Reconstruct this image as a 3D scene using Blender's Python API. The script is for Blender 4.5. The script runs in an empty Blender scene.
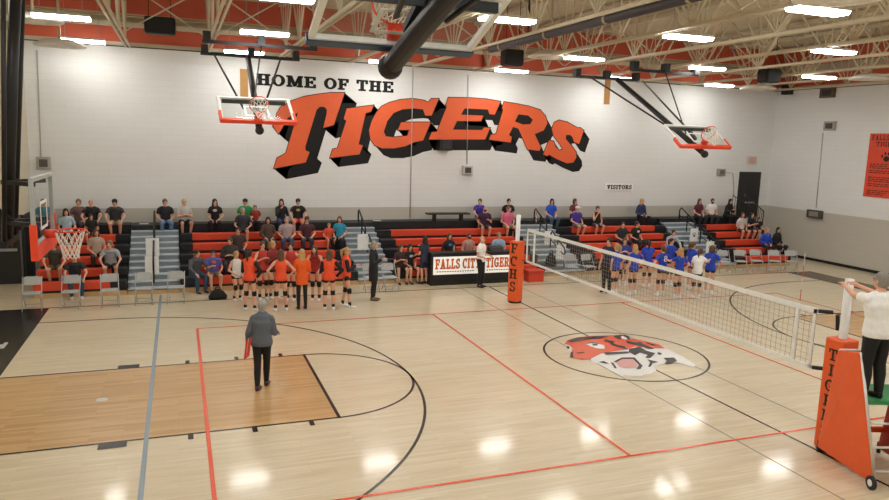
import bpy, bmesh, math, random
from mathutils import Vector, Matrix
random.seed(7)
S = bpy.context.scene
COL = S.collection
R = math.radians
# ---------------------------------------------------------------- camera, world, exposure
CAM = Vector((-9.4765, -13.1525, 4.7422)); YAW, PITCH, ROLL, FPX = .3623, .1551, .0308, 705.976
_w = Vector((math.sin(YAW)*math.cos(PITCH), math.cos(YAW)*math.cos(PITCH), -math.sin(PITCH)))
_r0 = Vector((math.cos(YAW), -math.sin(YAW), 0)); _u0 = _r0.cross(_w)
_r = _r0*math.cos(ROLL)+_u0*math.sin(ROLL); _u = -_r0*math.sin(ROLL)+_u0*math.cos(ROLL)
cd = bpy.data.cameras.new('camera'); cam = bpy.data.objects.new('camera', cd); COL.objects.link(cam)
cd.sensor_width = 36; cd.lens = FPX/889*36; cd.clip_end = 200
cam.matrix_world = Matrix(((_r.x, _u.x, -_w.x, CAM.x), (_r.y, _u.y, -_w.y, CAM.y), (_r.z, _u.z, -_w.z, CAM.z), (0, 0, 0, 1)))
S.camera = cam
W = bpy.data.worlds.new('world'); S.world = W; W.use_nodes = True
W.node_tree.nodes['Background'].inputs[0].default_value = (.9, .93, 1, 1)
W.node_tree.nodes['Background'].inputs[1].default_value = .35
S.view_settings.view_transform = 'Standard'; S.view_settings.look = 'None'
S.view_settings.exposure = 0.68; S.view_settings.gamma = 1.0
LAMP_EMIT = 26.0


def at(px, py, ax, c):
    """point of the view ray through a pixel of the photograph on the plane ax = c"""
    d = _r*((px-444.5)/FPX)+_u*((250-py)/FPX)+_w
    i = 'xyz'.index(ax); t = (c-CAM[i])/d[i]
    return CAM+d*t

# ---------------------------------------------------------------- materials


def lin(h):
    h = h.lstrip('#'); o = []
    for i in (0, 2, 4):
        c = int(h[i:i+2], 16)/255
        o.append(c/12.92 if c <= .04045 else ((c+.055)/1.055)**2.4)
    return (*o, 1)


_mc = {}


def mat(hexc, rough=.6, metal=0, var=.12, scale=9, bump=0, emit=0, alpha=1):
    key = (hexc, rough, metal, var, scale, bump, emit, alpha)
    if key in _mc: return _mc[key]
    m = bpy.data.materials.new('mat_'+hexc.strip('#')); m.use_nodes = True
    nt = m.node_tree; b = nt.nodes['Principled BSDF']
    b.inputs['Roughness'].default_value = rough; b.inputs['Metallic'].default_value = metal
    c = lin(hexc)
    tc = nt.nodes.new('ShaderNodeTexCoord'); nz = nt.nodes.new('ShaderNodeTexNoise')
    nz.inputs['Scale'].default_value = scale; nz.inputs['Detail'].default_value = 3
    nt.links.new(tc.outputs['Object'], nz.inputs['Vector'])
    mx = nt.nodes.new('ShaderNodeMix'); mx.data_type = 'RGBA'
    mx.inputs[6].default_value = tuple(v*(1-var) for v in c[:3])+(1,)
    mx.inputs[7].default_value = tuple(min(1, v*(1+var)) for v in c[:3])+(1,)
    nt.links.new(nz.outputs['Fac'], mx.inputs[0]); nt.links.new(mx.outputs[2], b.inputs['Base Color'])
    if bump:
        bp = nt.nodes.new('ShaderNodeBump'); bp.inputs['Strength'].default_value = bump; bp.inputs['Distance'].default_value = .02
        nt.links.new(nz.outputs['Fac'], bp.inputs['Height']); nt.links.new(bp.outputs['Normal'], b.inputs['Normal'])
    if emit:
        b.inputs['Emission Color'].default_value = c; b.inputs['Emission Strength'].default_value = emit
    if alpha < 1: b.inputs['Alpha'].default_value = alpha
    _mc[key] = m
    return m


def floor_mat(name, c1, c2, c3, rough):
    m = bpy.data.materials.new(name); m.use_nodes = True
    nt = m.node_tree; b = nt.nodes['Principled BSDF']
    b.inputs['Roughness'].default_value = rough
    tc = nt.nodes.new('ShaderNodeTexCoord'); br = nt.nodes.new('ShaderNodeTexBrick')
    br.offset = .37; br.inputs['Color1'].default_value = lin(c1); br.inputs['Color2'].default_value = lin(c2)
    br.inputs['Mortar'].default_value = lin(c3); br.inputs['Scale'].default_value = 1
    br.inputs['Mortar Size'].default_value = .0012; br.inputs['Brick Width'].default_value = 1.3; br.inputs['Row Height'].default_value = .075
    br.inputs['Bias'].default_value = -.1
    nt.links.new(tc.outputs['Object'], br.inputs['Vector'])
    mp = nt.nodes.new('ShaderNodeMapping'); mp.inputs['Scale'].default_value = (.55, 7, 1)
    nt.links.new(tc.outputs['Object'], mp.inputs['Vector'])
    nz = nt.nodes.new('ShaderNodeTexNoise'); nz.inputs['Scale'].default_value = 2.2; nz.inputs['Detail'].default_value = 5
    nt.links.new(mp.outputs['Vector'], nz.inputs['Vector'])
    cr = nt.nodes.new('ShaderNodeValToRGB'); cr.color_ramp.elements[0].position = .3; cr.color_ramp.elements[1].position = .75
    cr.color_ramp.elements[0].color = (.86, .82, .77, 1); cr.color_ramp.elements[1].color = (1.0, 1.0, 1.0, 1)
    nt.links.new(nz.outputs['Fac'], cr.inputs['Fac'])
    mx = nt.nodes.new('ShaderNodeMix'); mx.data_type = 'RGBA'; mx.blend_type = 'MULTIPLY'; mx.inputs[0].default_value = 1
    nt.links.new(br.outputs['Color'], mx.inputs[6]); nt.links.new(cr.outputs['Color'], mx.inputs[7])
    nt.links.new(mx.outputs[2], b.inputs['Base Color'])
    b.inputs['Coat Weight'].default_value = .45; b.inputs['Coat Roughness'].default_value = .1
    bp = nt.nodes.new('ShaderNodeBump'); bp.inputs['Strength'].default_value = .05; bp.inputs['Distance'].default_value = .004
    nt.links.new(nz.outputs['Fac'], bp.inputs['Height']); nt.links.new(bp.outputs['Normal'], b.inputs['Normal'])
    return m


def wall_mat(name, bands, along):
    """painted block wall: bands = [(z0, colour)...] painted in level stripes, shallow block joints as bump"""
    m = bpy.data.materials.new(name); m.use_nodes = True
    nt = m.node_tree; b = nt.nodes['Principled BSDF']; b.inputs['Roughness'].default_value = .55
    tc = nt.nodes.new('ShaderNodeTexCoord'); sp = nt.nodes.new('ShaderNodeSeparateXYZ')
    nt.links.new(tc.outputs['Object'], sp.inputs[0])
    dv = nt.nodes.new('ShaderNodeMath'); dv.operation = 'DIVIDE'; dv.inputs[1].default_value = 10
    nt.links.new(sp.outputs['Z'], dv.inputs[0])
    cr = nt.nodes.new('ShaderNodeValToRGB'); cr.color_ramp.interpolation = 'CONSTANT'
    e = cr.color_ramp.elements
    e[0].position = 0; e[0].color = lin(bands[0][1])
    e[1].position = bands[1][0]/10; e[1].color = lin(bands[1][1])
    for z, c in bands[2:]:
        n = e.new(z/10); n.color = lin(c)
    nt.links.new(dv.outputs[0], cr.inputs['Fac'])
    cb = nt.nodes.new('ShaderNodeCombineXYZ')
    nt.links.new(sp.outputs['X' if along == 'x' else 'Y'], cb.inputs[0]); nt.links.new(sp.outputs['Z'], cb.inputs[1])
    br = nt.nodes.new('ShaderNodeTexBrick'); br.inputs['Scale'].default_value = 1
    br.inputs['Brick Width'].default_value = .8; br.inputs['Row Height'].default_value = .2; br.inputs['Mortar Size'].default_value = .008
    br.inputs['Color1'].default_value = (1, 1, 1, 1); br.inputs['Color2'].default_value = (.98, .98, .98, 1); br.inputs['Mortar'].default_value = (.93, .93, .93, 1)
    nt.links.new(cb.outputs[0], br.inputs['Vector'])
    mx = nt.nodes.new('ShaderNodeMix'); mx.data_type = 'RGBA'; mx.blend_type = 'MULTIPLY'; mx.inputs[0].default_value = 1
    nt.links.new(cr.outputs['Color'], mx.inputs[6]); nt.links.new(br.outputs['Color'], mx.inputs[7])
    nt.links.new(mx.outputs[2], b.inputs['Base Color'])
    return m


def glass_mat():
    m = bpy.data.materials.new('clear_glass'); m.use_nodes = True
    nt = m.node_tree; nt.nodes.clear()
    o = nt.nodes.new('ShaderNodeOutputMaterial'); mx = nt.nodes.new('ShaderNodeMixShader')
    t = nt.nodes.new('ShaderNodeBsdfTransparent'); g = nt.nodes.new('ShaderNodeBsdfGlossy')
    t.inputs[0].default_value = (.955, .97, .965, 1); g.inputs['Roughness'].default_value = .1
    mx.inputs[0].default_value = .05
    nt.links.new(t.outputs[0], mx.inputs[1]); nt.links.new(g.outputs[0], mx.inputs[2])
    nt.links.new(mx.outputs[0], o.inputs[0])
    return m


GLASS = glass_mat()
WHITE = mat('#e8e8e6', .5); BLACK = mat('#0c0c0e', .55); STEELBLK = mat('#0e0f12', .5); ORANGE = mat('#f0522a', .5)
CREAM = mat('#cfc4aa', .55, 0, .08); GREY = mat('#9a9c9b', .4, .3); REDSEAT = mat('#dd4a2c', .4, 0, .08); NAVYBLK = mat('#12161d', .5)
PADOR = mat('#ec5f27', .42, 0, .08, 3.5, .6)

# ---------------------------------------------------------------- geometry helpers


class MB:
    def __init__(s): s.v = []; s.f = []

    def add(s, vs, fs):
        n = len(s.v); s.v += [tuple(v) for v in vs]; s.f += [tuple(i+n for i in f) for f in fs]; return s

    def box(s, x0, x1, y0, y1, z0, z1):
        v = [(x, y, z) for x in (x0, x1) for y in (y0, y1) for z in (z0, z1)]
        return s.add(v, [(0, 1, 3, 2), (4, 6, 7, 5), (0, 4, 5, 1), (2, 3, 7, 6), (0, 2, 6, 4), (1, 5, 7, 3)])

    def prism(s, poly, n, th):
        """closed slab: polygon (3-D points) pushed th along n"""
        n = Vector(n)*th; k = len(poly); p = [Vector(q) for q in poly]
        v = p+[q+n for q in p]
        return s.add(v, [tuple(range(k)), tuple(range(2*k-1, k-1, -1))]+[(i, i+k, (i+1) % k+k, (i+1) % k) for i in range(k)])

    def bar(s, a, b, w, h=None, up=(0, 0, 1)):
        h = h or w; a = Vector(a); b = Vector(b); d = (b-a).normalized(); up = Vector(up)
        if abs(d.dot(up)) > .98: up = Vector((0, 1, 0))
        x = d.cross(up).normalized(); y = x.cross(d)
        v = [p+x*(i*w/2)+y*(j*h/2) for p in (a, b) for i, j in ((-1, -1), (1, -1), (1, 1), (-1, 1))]
        return s.add(v, [(3, 2, 1, 0), (4, 5, 6, 7)]+[(i, (i+1) % 4, (i+1) % 4+4, i+4) for i in range(4)])

    def tube(s, pts, rad, n=8, rnd=False):
        """round tube through points; rad is a number or list; rnd adds domed ends"""
        P = [Vector(p) for p in pts]
        rad = [rad]*len(P) if not isinstance(rad, (list, tuple)) else list(rad)
        if rnd:
            d0 = (P[0]-P[1]).normalized(); d1 = (P[-1]-P[-2]).normalized()
            pre = [(P[0]+d0*rad[0]*math.sin(a), rad[0]*math.cos(a)) for a in (1.35, .8)]
            post = [(P[-1]+d1*rad[-1]*math.sin(a), rad[-1]*math.cos(a)) for a in (.8, 1.35)]
            P = [q for q, _ in pre]+P+[q for q, _ in post]; rad = [r for _, r in pre]+rad+[r for _, r in post]
        x = None; vs = []
        for i, p in enumerate(P):
            d = (P[min(i+1, len(P)-1)]-P[max(i-1, 0)]).normalized()
            if x is None: x = d.orthogonal().normalized()
            else: x = (x-d*x.dot(d)).normalized()
            y = d.cross(x)
            vs += [p+(x*math.cos(2*math.pi*k/n)+y*math.sin(2*math.pi*k/n))*rad[i] for k in range(n)]
        fs = [(i*n+k, i*n+(k+1) % n, (i+1)*n+(k+1) % n, (i+1)*n+k) for i in range(len(P)-1) for k in range(n)]
        fs += [tuple(range(n-1, -1, -1)), tuple((len(P)-1)*n+k for k in range(n))]
        return s.add(vs, fs)

    def rings(s, rings, n=14):
        """level elliptical rings (x, y, z, rx, ry), closed"""
        vs = [(x+rx*math.cos(2*math.pi*k/n), y+ry*math.sin(2*math.pi*k/n), z) for x, y, z, rx, ry in rings for k in range(n)]
        fs = [(i*n+k, i*n+(k+1) % n, (i+1)*n+(k+1) % n, (i+1)*n+k) for i in range(len(rings)-1) for k in range(n)]
        fs += [tuple(range(n-1, -1, -1)), tuple((len(rings)-1)*n+k for k in range(n))]
        return s.add(vs, fs)

    def ell(s, c, r, nu=12, nv=8, rot=None):
        c = Vector(c); vs = []
        for j in range(1, nv):
            t = math.pi*j/nv-math.pi/2
            for k in range(nu):
                a = 2*math.pi*k/nu
                vs.append(Vector((r[0]*math.cos(t)*math.cos(a), r[1]*math.cos(t)*math.sin(a), r[2]*math.sin(t))))
        vs += [Vector((0, 0, -r[2])), Vector((0, 0, r[2]))]
        if rot: vs = [rot @ v for v in vs]
        m = nv-1; fs = [(j*nu+k, j*nu+(k+1) % nu, (j+1)*nu+(k+1) % nu, (j+1)*nu+k) for j in range(m-1) for k in range(nu)]
        fs += [(m*nu, (k+1) % nu, k) for k in range(nu)]+[(m*nu+1, (m-1)*nu+k, (m-1)*nu+(k+1) % nu) for k in range(nu)]
        return s.add([c+v for v in vs], fs)

    def mesh(s, name):
        me = bpy.data.meshes.new(name); me.from_pydata(s.v, [], s.f); me.update(); return me

    def build(s, name, m, parent=None, smooth=False, bevel=0, loc=None):
        me = s.mesh(name)
        return link(name, me, m, parent, smooth, bevel, loc)


def link(name, me, m, parent=None, smooth=False, bevel=0, loc=None):
    bm = bmesh.new(); bm.from_mesh(me); bmesh.ops.recalc_face_normals(bm, faces=bm.faces); bm.to_mesh(me); bm.free()
    if not me.materials: me.materials.append(m)
    if smooth:
        for p in me.polygons: p.use_smooth = True
    o = bpy.data.objects.new(name, me); COL.objects.link(o)
    if parent: o.parent = parent
    if loc is not None: o.location = loc
    if bevel:
        b = o.modifiers.new('bevel', 'BEVEL'); b.width = bevel; b.segments = 2; b.limit_method = 'ANGLE'
    return o


def tag(o, label, cat, group=None, kind=None):
    o['label'] = label; o['category'] = cat
    if group: o['group'] = group
    if kind: o['kind'] = kind
    return o


def thing(name, label, cat, loc=(0, 0, 0), rz=0, group=None):
    o = bpy.data.objects.new(name, None); COL.objects.link(o); o.empty_display_size = .1
    o.location = loc; o.rotation_euler = (0, 0, rz)
    return tag(o, label, cat, group)


def struct(o): o['kind'] = 'structure'; return o


def dup(root, loc, rz, label):
    r = root.copy(); COL.objects.link(r); r.location = loc; r.rotation_euler = (0, 0, rz); r['label'] = label
    for ch in root.children:
        c = ch.copy(); COL.objects.link(c); c.parent = r
        for g in ch.children:
            d = g.copy(); COL.objects.link(d); d.parent = c
    return r

# ---- slab-serif letters: strokes drawn as flat polygons in a unit box, height 1


def _arc(cx, cy, rx, ry, a0, a1, tx, ty, n=14):
    out = []
    for i in range(n):
        p = [R(a0+(a1-a0)*i/n), R(a0+(a1-a0)*(i+1)/n)]
        o = [(cx+rx*math.cos(a), cy+ry*math.sin(a)) for a in p]; q = [(cx+(rx-tx)*math.cos(a), cy+(ry-ty)*math.sin(a)) for a in p]
        out.append([o[0], o[1], q[1], q[0]])
    return out


def _b(x0, y0, x1, y1): return [(x0, y0), (x1, y0), (x1, y1), (x0, y1)]


T_ = .2; B_ = .13
GL = {
    'H': (.86, [_b(.1, 0, .1+T_, 1), _b(.56, 0, .56+T_, 1), _b(.3, .44, .56, .57), _b(0, 0, .4, B_), _b(.46, 0, .86, B_), _b(0, 1-B_, .4, 1), _b(.46, 1-B_, .86, 1)]),
    'O': (.84, _arc(.42, .5, .42, .51, 0, 360, .2, .14, 26)),
    'M': (1.08, [_b(.1, 0, .26, 1), _b(.8, 0, 1.0, 1), [(.1, 1), (.34, 1), (.6, .2), (.48, .05)], [(.8, 1), (.98, 1), (.6, .05), (.46, .05)], _b(0, 0, .36, B_), _b(.7, 0, 1.08, B_), _b(0, 1-B_, .3, 1), _b(.84, 1-B_, 1.08, 1)]),
    'E': (.76, [_b(.1, 0, .1+T_, 1), _b(0, 0, .76, B_), _b(0, 1-B_, .74, 1), _b(.3, .44, .54, .57), _b(.62, 0, .76, .32), _b(.6, .7, .74, 1), _b(.46, .36, .56, .65)]),
    'F': (.72, [_b(.1, 0, .1+T_, 1), _b(0, 0, .44, B_), _b(0, 1-B_, .72, 1), _b(.3, .43, .54, .56), _b(.58, .68, .72, 1), _b(.46, .35, .56, .64)]),
    'T': (.78, [_b(.29, 0, .49, 1), _b(.15, 0, .63, B_), _b(0, 1-B_, .78, 1), _b(0, .66, .13, 1), _b(.65, .66, .78, 1)]),
    'I': (.42, [_b(.11, 0, .31, 1), _b(0, 0, .42, B_), _b(0, 1-B_, .42, 1)]),
    'L': (.7, [_b(.1, 0, .3, 1), _b(0, 0, .7, B_), _b(0, 1-B_, .42, 1), _b(.56, 0, .7, .34)]),
    'A': (.9, [[(.12, 0), (.3, 0), (.54, 1), (.36, 1)], [(.6, 0), (.8, 0), (.54, 1), (.36, 1)], _b(.25, .28, .65, .4), _b(0, 0, .38, B_), _b(.52, 0, .9, B_)]),
    'C': (.78, _arc(.42, .5, .42, .51, 50, 310, .2, .14, 20)+[_b(.6, .66, .75, 1.0)]),
    'G': (.84, _arc(.42, .5, .42, .51, 50, 330, .2, .14, 20)+[_b(.6, .68, .75, 1.0), _b(.6, .06, .8, .46), _b(.44, .36, .84, .48)]),
    'S': (.68, _arc(.33, .73, .3, .28, 20, 270, .17, .13, 14)+_arc(.34, .28, .32, .29, -160, 90, .18, .13, 14)+[_b(.5, .68, .62, 1), _b(.02, 0, .14, .33)]),
    'R': (.84, [_b(.1, 0, .3, 1), _b(0, 0, .42, B_), _b(0, 1-B_, .5, 1), _b(.3, .42, .5, .54), [(.4, .46), (.58, .46), (.8, 0), (.6, 0)], _b(.58, 0, .86, B_)]+_arc(.48, .71, .28, .29, -90, 90, .19, .13, 10)),
    'U': (.84, [_b(.1, .3, .3, 1), _b(.56, .3, .74, 1), _b(0, 1-B_, .4, 1), _b(.46, 1-B_, .84, 1)]+_arc(.42, .32, .32, .33, 180, 360, .2, .14, 12)),
    'V': (.86, [[(.1, 1), (.3, 1), (.52, 0), (.36, 0)], [(.58, 1), (.76, 1), (.52, 0), (.36, 0)], _b(0, 1-B_, .38, 1), _b(.48, 1-B_, .86, 1)]),
    'Y': (.86, [_b(.33, 0, .53, .5), [(.08, 1), (.3, 1), (.53, .45), (.33, .45)], [(.58, 1), (.78, 1), (.53, .45), (.33, .45)], _b(.2, 0, .66, B_), _b(0, 1-B_, .36, 1), _b(.5, 1-B_, .86, 1)]),
    'N': (.9, [_b(.1, 0, .26, 1), _b(.64, 0, .8, 1), [(.08, 1), (.3, 1), (.8, 0), (.6, 0)], _b(0, 0, .36, B_), _b(.54, 1-B_, .9, 1), _b(0, 1-B_, .3, 1)]),
    'D': (.82, [_b(.1, 0, .3, 1), _b(0, 0, .45, B_), _b(0, 1-B_, .45, 1)]+_arc(.42, .5, .4, .5, -90, 90, .2, .13, 14)),
    '8': (.66, _arc(.33, .73, .29, .27, 0, 360, .15, .12, 18)+_arc(.33, .27, .33, .28, 0, 360, .17, .12, 18)),
    '1': (.4, [_b(.12, 0, .32, 1), _b(0, 0, .44, B_), [(.12, 1), (0, .78), (.12, .72)]]), ' ': (.34, [])}


def text_mb(txt, origin, xdir, ydir, h, gap=.14, wide=None, stack=False, mb=None, bold=0):
    """letters on a plane; wide squeezes the line to a given length; stack writes it downwards"""
    mb = mb or MB(); xd = Vector(xdir).normalized(); yd = Vector(ydir).normalized(); o = Vector(origin)
    tot = sum(GL[c][0]+gap for c in txt)-gap; kx = wide/(tot*h) if wide else 1
    cx = 0; nn = xd.cross(yd)*.0003
    for i, c in enumerate(txt):
        w, polys = GL[c]
        if bold: polys = [[(x+dx, y+dy) for x, y in p] for p in polys for dx, dy in ((-bold, 0), (bold, 0), (0, -bold*.7), (0, bold*.7))]
        for j, p in enumerate(polys):
            if stack: pts = [o+xd*((x-w/2)*h)+yd*(y*h-i*h*1.32)+nn*(j % 5) for x, y in p]
            else: pts = [o+xd*((cx+x)*h*kx)+yd*(y*h)+nn*(j % 5) for x, y in p]
            mb.add(pts, [tuple(range(len(pts)))])
        cx += w+gap
    return mb

# ================================================================ the hall
YW = 12.6; XR = 16.4; XL = -16.0; YB = -15.6; ZC = 9.3
MAPLE = floor_mat('maple_floor', '#dfd4b9', '#d6c8a8', '#b5a684', .35)
STAIN = floor_mat('stained_lane', '#d2ae79', '#bd955f', '#8b6a42', .35)
FL = struct(MB().box(XL, XR, YB, YW, -.12, 0).build('floor', MAPLE))
BANDS = [(0, '#bfbbb1'), (2.12, '#e3e5e5'), (7.36, '#3b3733'), (7.39, '#c9c1ac'), (7.52, '#cb5b3f'), (7.98, '#b9ac92'), (8.4, '#cb5b3f'), (9.15, '#c3b79c')]
WF = struct(MB().box(-13.9, XR+.2, YW, YW+.2, 0, ZC).build('wall_far', wall_mat('far_wall_paint', BANDS, 'x')))
WR = struct(MB().box(XR, XR+.2, YB, YW, 0, ZC).build('wall_right', wall_mat('right_wall_paint', BANDS, 'y')))
WV = struct(MB().box(XL, -13.9, 11.2, YW+.2, 0, ZC).build('wall_left_end', wall_mat('vestibule_paint', [(0, '#1d1d1e'), (2.1, '#d8d0ba'), (7.5, '#c3b79c')], 'x')))
struct(MB().box(XL-.2, XL, YB, YW, 0, ZC).build('wall_left', mat('#d8d0ba', .6)))
struct(MB().box(XL, XR, YB-.2, YB, 0, ZC).build('wall_back', mat('#d8d4cc', .6)))


def deck_mat():
    m = mat('#cdc2a8', .6, 0, .06).copy(); m.name = 'deck_cream'; nt = m.node_tree; b = nt.nodes['Principled BSDF']
    return m


d = MB(); y = YB; pr = []
while y < YW:      # ribbed steel deck
    pr += [(y, ZC-.06), (y+.1, ZC-.06), (y+.14, ZC), (y+.26, ZC)]; y += .3
for (ya, za), (yb, zb) in zip(pr, pr[1:]):
    yb = min(yb, YW); d.add([(XL, ya, za), (XR, ya, za), (XR, yb, zb), (XL, yb, zb)], [(0, 1, 2, 3)])
d.box(XL, XR, YB, YW, ZC+.02, ZC+.12)
struct(d.build('ceiling', deck_mat()))
# vinyl base along the end wall, floor to wall
struct(MB().box(XR-.02, XR, YB, YW, 0, .12).build('baseboard_right', BLACK))
# pilasters of the upper wall, painted like the bands
n_t = 1
for px in (-5.35, 1.75):
    struct(MB().box(px-.14, px+.14, YW-.3, YW, 7.52, 9.15).build('trim_%d' % n_t, mat('#cb5b3f', .5))); n_t += 1
struct(MB().box(-13.9, XR, YW-.35, YW-.25, 7.98, 8.12).build('trim_%d' % n_t, CREAM)); n_t += 1
pm = MB(); pm.tube([(-13.9, YW-.45, 8.3), (XR, YW-.45, 8.3)], .04); struct(pm.build('trim_%d' % n_t, mat('#a69876', .5))); n_t += 1

# ---------------------------------------------------------------- court markings (paint on the floor)


def strip(mb, a, b, w, z=.004):
    a = Vector((*a, z)); b = Vector((*b, z)); n = (b-a).normalized().cross(Vector((0, 0, 1)))*w/2
    mb.add([a-n, b-n, b+n, a+n], [(0, 1, 2, 3)])


def ring(mb, cx, cy, r, a0, a1, w, z=.004, n=72):
    for i in range(n):
        p = [R(a0+(a1-a0)*k/n) for k in (i, i+1)]
        mb.add([(cx+(r+s)*math.cos(a), cy+(r+s)*math.sin(a), z) for a, s in ((p[0], -w/2), (p[1], -w/2), (p[1], w/2), (p[0], w/2))], [(0, 1, 2, 3)])


def paint(mb, name, hexc, z=0): return mb.build(name, mat(hexc, .25, 0, .06), FL)


m = MB()
for s in (-1, 1): m.add([(s*12.8, -1.83, .002), (s*7.01, -1.83, .002), (s*7.01, 1.83, .002), (s*12.8, 1.83, .002)], [(0, 1, 2, 3)])
m.build('stained_lane', STAIN, FL)
m = MB()
for s in (-1, 1):
    strip(m, (-12.8, s*7.62), (12.8, s*7.62), .05); strip(m, (s*12.8, -7.62), (s*12.8, 7.62), .05)
    for t in (-1, 1): strip(m, (s*12.8, t*1.83), (s*7.01, t*1.83), .05)
    strip(m, (s*7.01, -1.86), (s*7.01, 1.86), .06)
    ring(m, s*7.01, 0, 1.83, -90 if s < 0 else 90, 90 if s < 0 else 270, .05)
    ring(m, s*11.2, 0, 6.02, -90 if s < 0 else 90, 90 if s < 0 else 270, .05)
    for t in (-1, 1):
        strip(m, (s*12.8, t*6.02), (s*11.2, t*6.02), .05)
        m.add([(s*10.72, t*1.85, .005), (s*10.32, t*1.85, .005), (s*10.32, t*2.05, .005), (s*10.72, t*2.05, .005)], [(0, 1, 2, 3)])
        for xx in (9.4, 8.42, 7.5): m.add([(s*(xx-.04), t*1.85, .005), (s*(xx+.04), t*1.85, .005), (s*(xx+.04), t*2.05, .005), (s*(xx-.04), t*2.05, .005)], [(0, 1, 2, 3)])
strip(m, (0, -7.62), (0, 7.62), .05); ring(m, 0, 0, 1.83, 0, 360, .05)
paint(m, 'basketball_lines', '#1c1a18')
m = MB()
for s in (-1, 1):
    strip(m, (-9.144, s*4.572), (9.144, s*4.572), .055, .006); strip(m, (s*3.048, -4.572), (s*3.048, 4.572), .055, .006); strip(m, (s*9.144, -4.572), (s*9.144, 4.572), .06, .006)
paint(m, 'volleyball_lines', '#e25a3c')
m = MB(); strip(m, (-10.05, -8), (-10.05, 8.6), .07, .0055)
paint(m, 'practice_sideline', '#8b9aa6')
m = MB(); strip(m, (-1.0, -7.62), (-1.0, 7.62), .025, .005); strip(m, (1.0, -7.62), (1.0, 7.62), .025, .005)
paint(m, 'thin_grey_lines', '#8d8780')
m = MB(); m.add([(-14.0, -7.62, .003), (-12.8, -7.62, .003), (-12.8, 7.62, .003), (-14.0, 7.62, .003)], [(0, 1, 2, 3)])
paint(m, 'baseline_border', '#211f1f')
m = MB(); m.add([(14.0, -7.62, .003), (12.8, -7.62, .003), (12.8, 7.62, .003), (14.0, 7.62, .003)], [(0, 1, 2, 3)])
paint(m, 'end_border', '#5b4a3a')
m = text_mb('FALLS CITY', (-13.1, -4.6, .006), (0, 1, 0), (-1, 0, 0), .62, .2, 9.2)
paint(m, 'border_lettering', '#c9c6c0')
m = MB(); m.add([(-10.85+.1*math.cos(a), .12+.1*math.sin(a), .006) for a in [R(k*20) for k in range(18)]], [tuple(range(18))])
paint(m, 'floor_plate', '#d8d6d2')
# tiger-head emblem in the centre circle


def emblem(name, hexc, polys, z):
    mb = MB()
    for p in polys:
        q = [at(550+x/5.556, 325+y/5.556, 'z', z) for x, y in p]; mb.add(q, [tuple(range(len(q)))])
    return paint(mb, name, hexc)


emblem('emblem_white', '#e9e8e6', [[(225, 185), (232, 205), (270, 215), (330, 250), (375, 272), (400, 285), (420, 278), (440, 288), (470, 283), (500, 287), (520, 276), (560, 272), (572, 262), (592, 252), (575, 230), (640, 215), (720, 210), (760, 222), (790, 235), (812, 225), (785, 205), (720, 165), (640, 130), (560, 120), (450, 112), (300, 120), (225, 150)], [(85, 112), (105, 110), (125, 130), (112, 142), (92, 138)]], .009)
emblem('emblem_orange', '#e0562f', [[(82, 105), (95, 85), (150, 68), (230, 60), (330, 57), (400, 55), (450, 75), (530, 88), (600, 105), (640, 130), (560, 126), (470, 121), (430, 136), (330, 150), (285, 158), (225, 187), (180, 192), (108, 178), (120, 150), (128, 132), (105, 112)]], .012)
emblem('emblem_eye', '#f0efec', [[(200, 107), (240, 95), (300, 112), (305, 132), (262, 130), (225, 118)], [(392, 60), (425, 62), (438, 74), (420, 80), (400, 74)]], .015)
emblem('emblem_pink', '#d9a3a0', [[(365, 205), (400, 187), (455, 186), (488, 220), (480, 238), (420, 240), (385, 232)]], .015)
emblem('emblem_black', '#1e1c1c', [
    [(98, 88), (150, 70), (260, 61), (330, 62), (280, 76), (200, 80), (120, 96)], [(232, 103), (262, 104), (266, 114), (240, 114)],
    [(352, 62), (395, 53), (432, 58), (446, 74), (436, 84), (428, 72), (405, 60), (388, 66), (398, 80), (375, 76)],
    [(440, 132), (500, 120), (535, 142), (585, 156), (560, 182), (528, 182), (545, 166), (500, 152), (472, 168), (436, 148)],
    [(540, 190), (602, 205), (570, 212), (560, 230), (545, 232), (556, 207)], [(630, 182), (690, 180), (706, 198), (672, 214), (636, 216), (648, 200)],
    [(330, 95), (425, 126), (432, 138), (345, 112)], [(300, 152), (430, 146), (442, 156), (310, 165)], [(420, 86), (520, 106), (580, 132), (545, 132), (500, 116), (430, 100)],
    [(355, 202), (398, 180), (470, 180), (514, 226), (503, 245), (478, 246), (494, 222), (460, 188), (400, 189), (368, 207)],
    [(150, 78), (210, 66), (300, 66), (240, 76), (180, 86)], [(310, 78), (360, 92), (350, 100), (300, 88)], [(380, 112), (420, 118), (412, 124), (378, 120)], [(470, 92), (500, 102), (520, 100), (500, 94)], [(540, 96), (590, 112), (575, 114), (535, 102)], [(600, 150), (625, 158), (610, 166), (596, 160)], [(270, 205), (300, 200), (330, 215), (300, 212)], [(150, 152), (190, 150), (188, 154), (152, 157)], [(335, 205), (352, 210), (372, 240), (360, 240)], [(115, 150), (128, 148), (128, 178), (112, 180)], [(200, 105), (235, 92), (300, 110), (240, 99)], [(88, 120), (104, 116), (112, 130), (98, 132)]], .018)

# ---------------------------------------------------------------- wall lettering


def wallpt(px, py, off): return at(px, py, 'y', YW-off)


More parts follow.
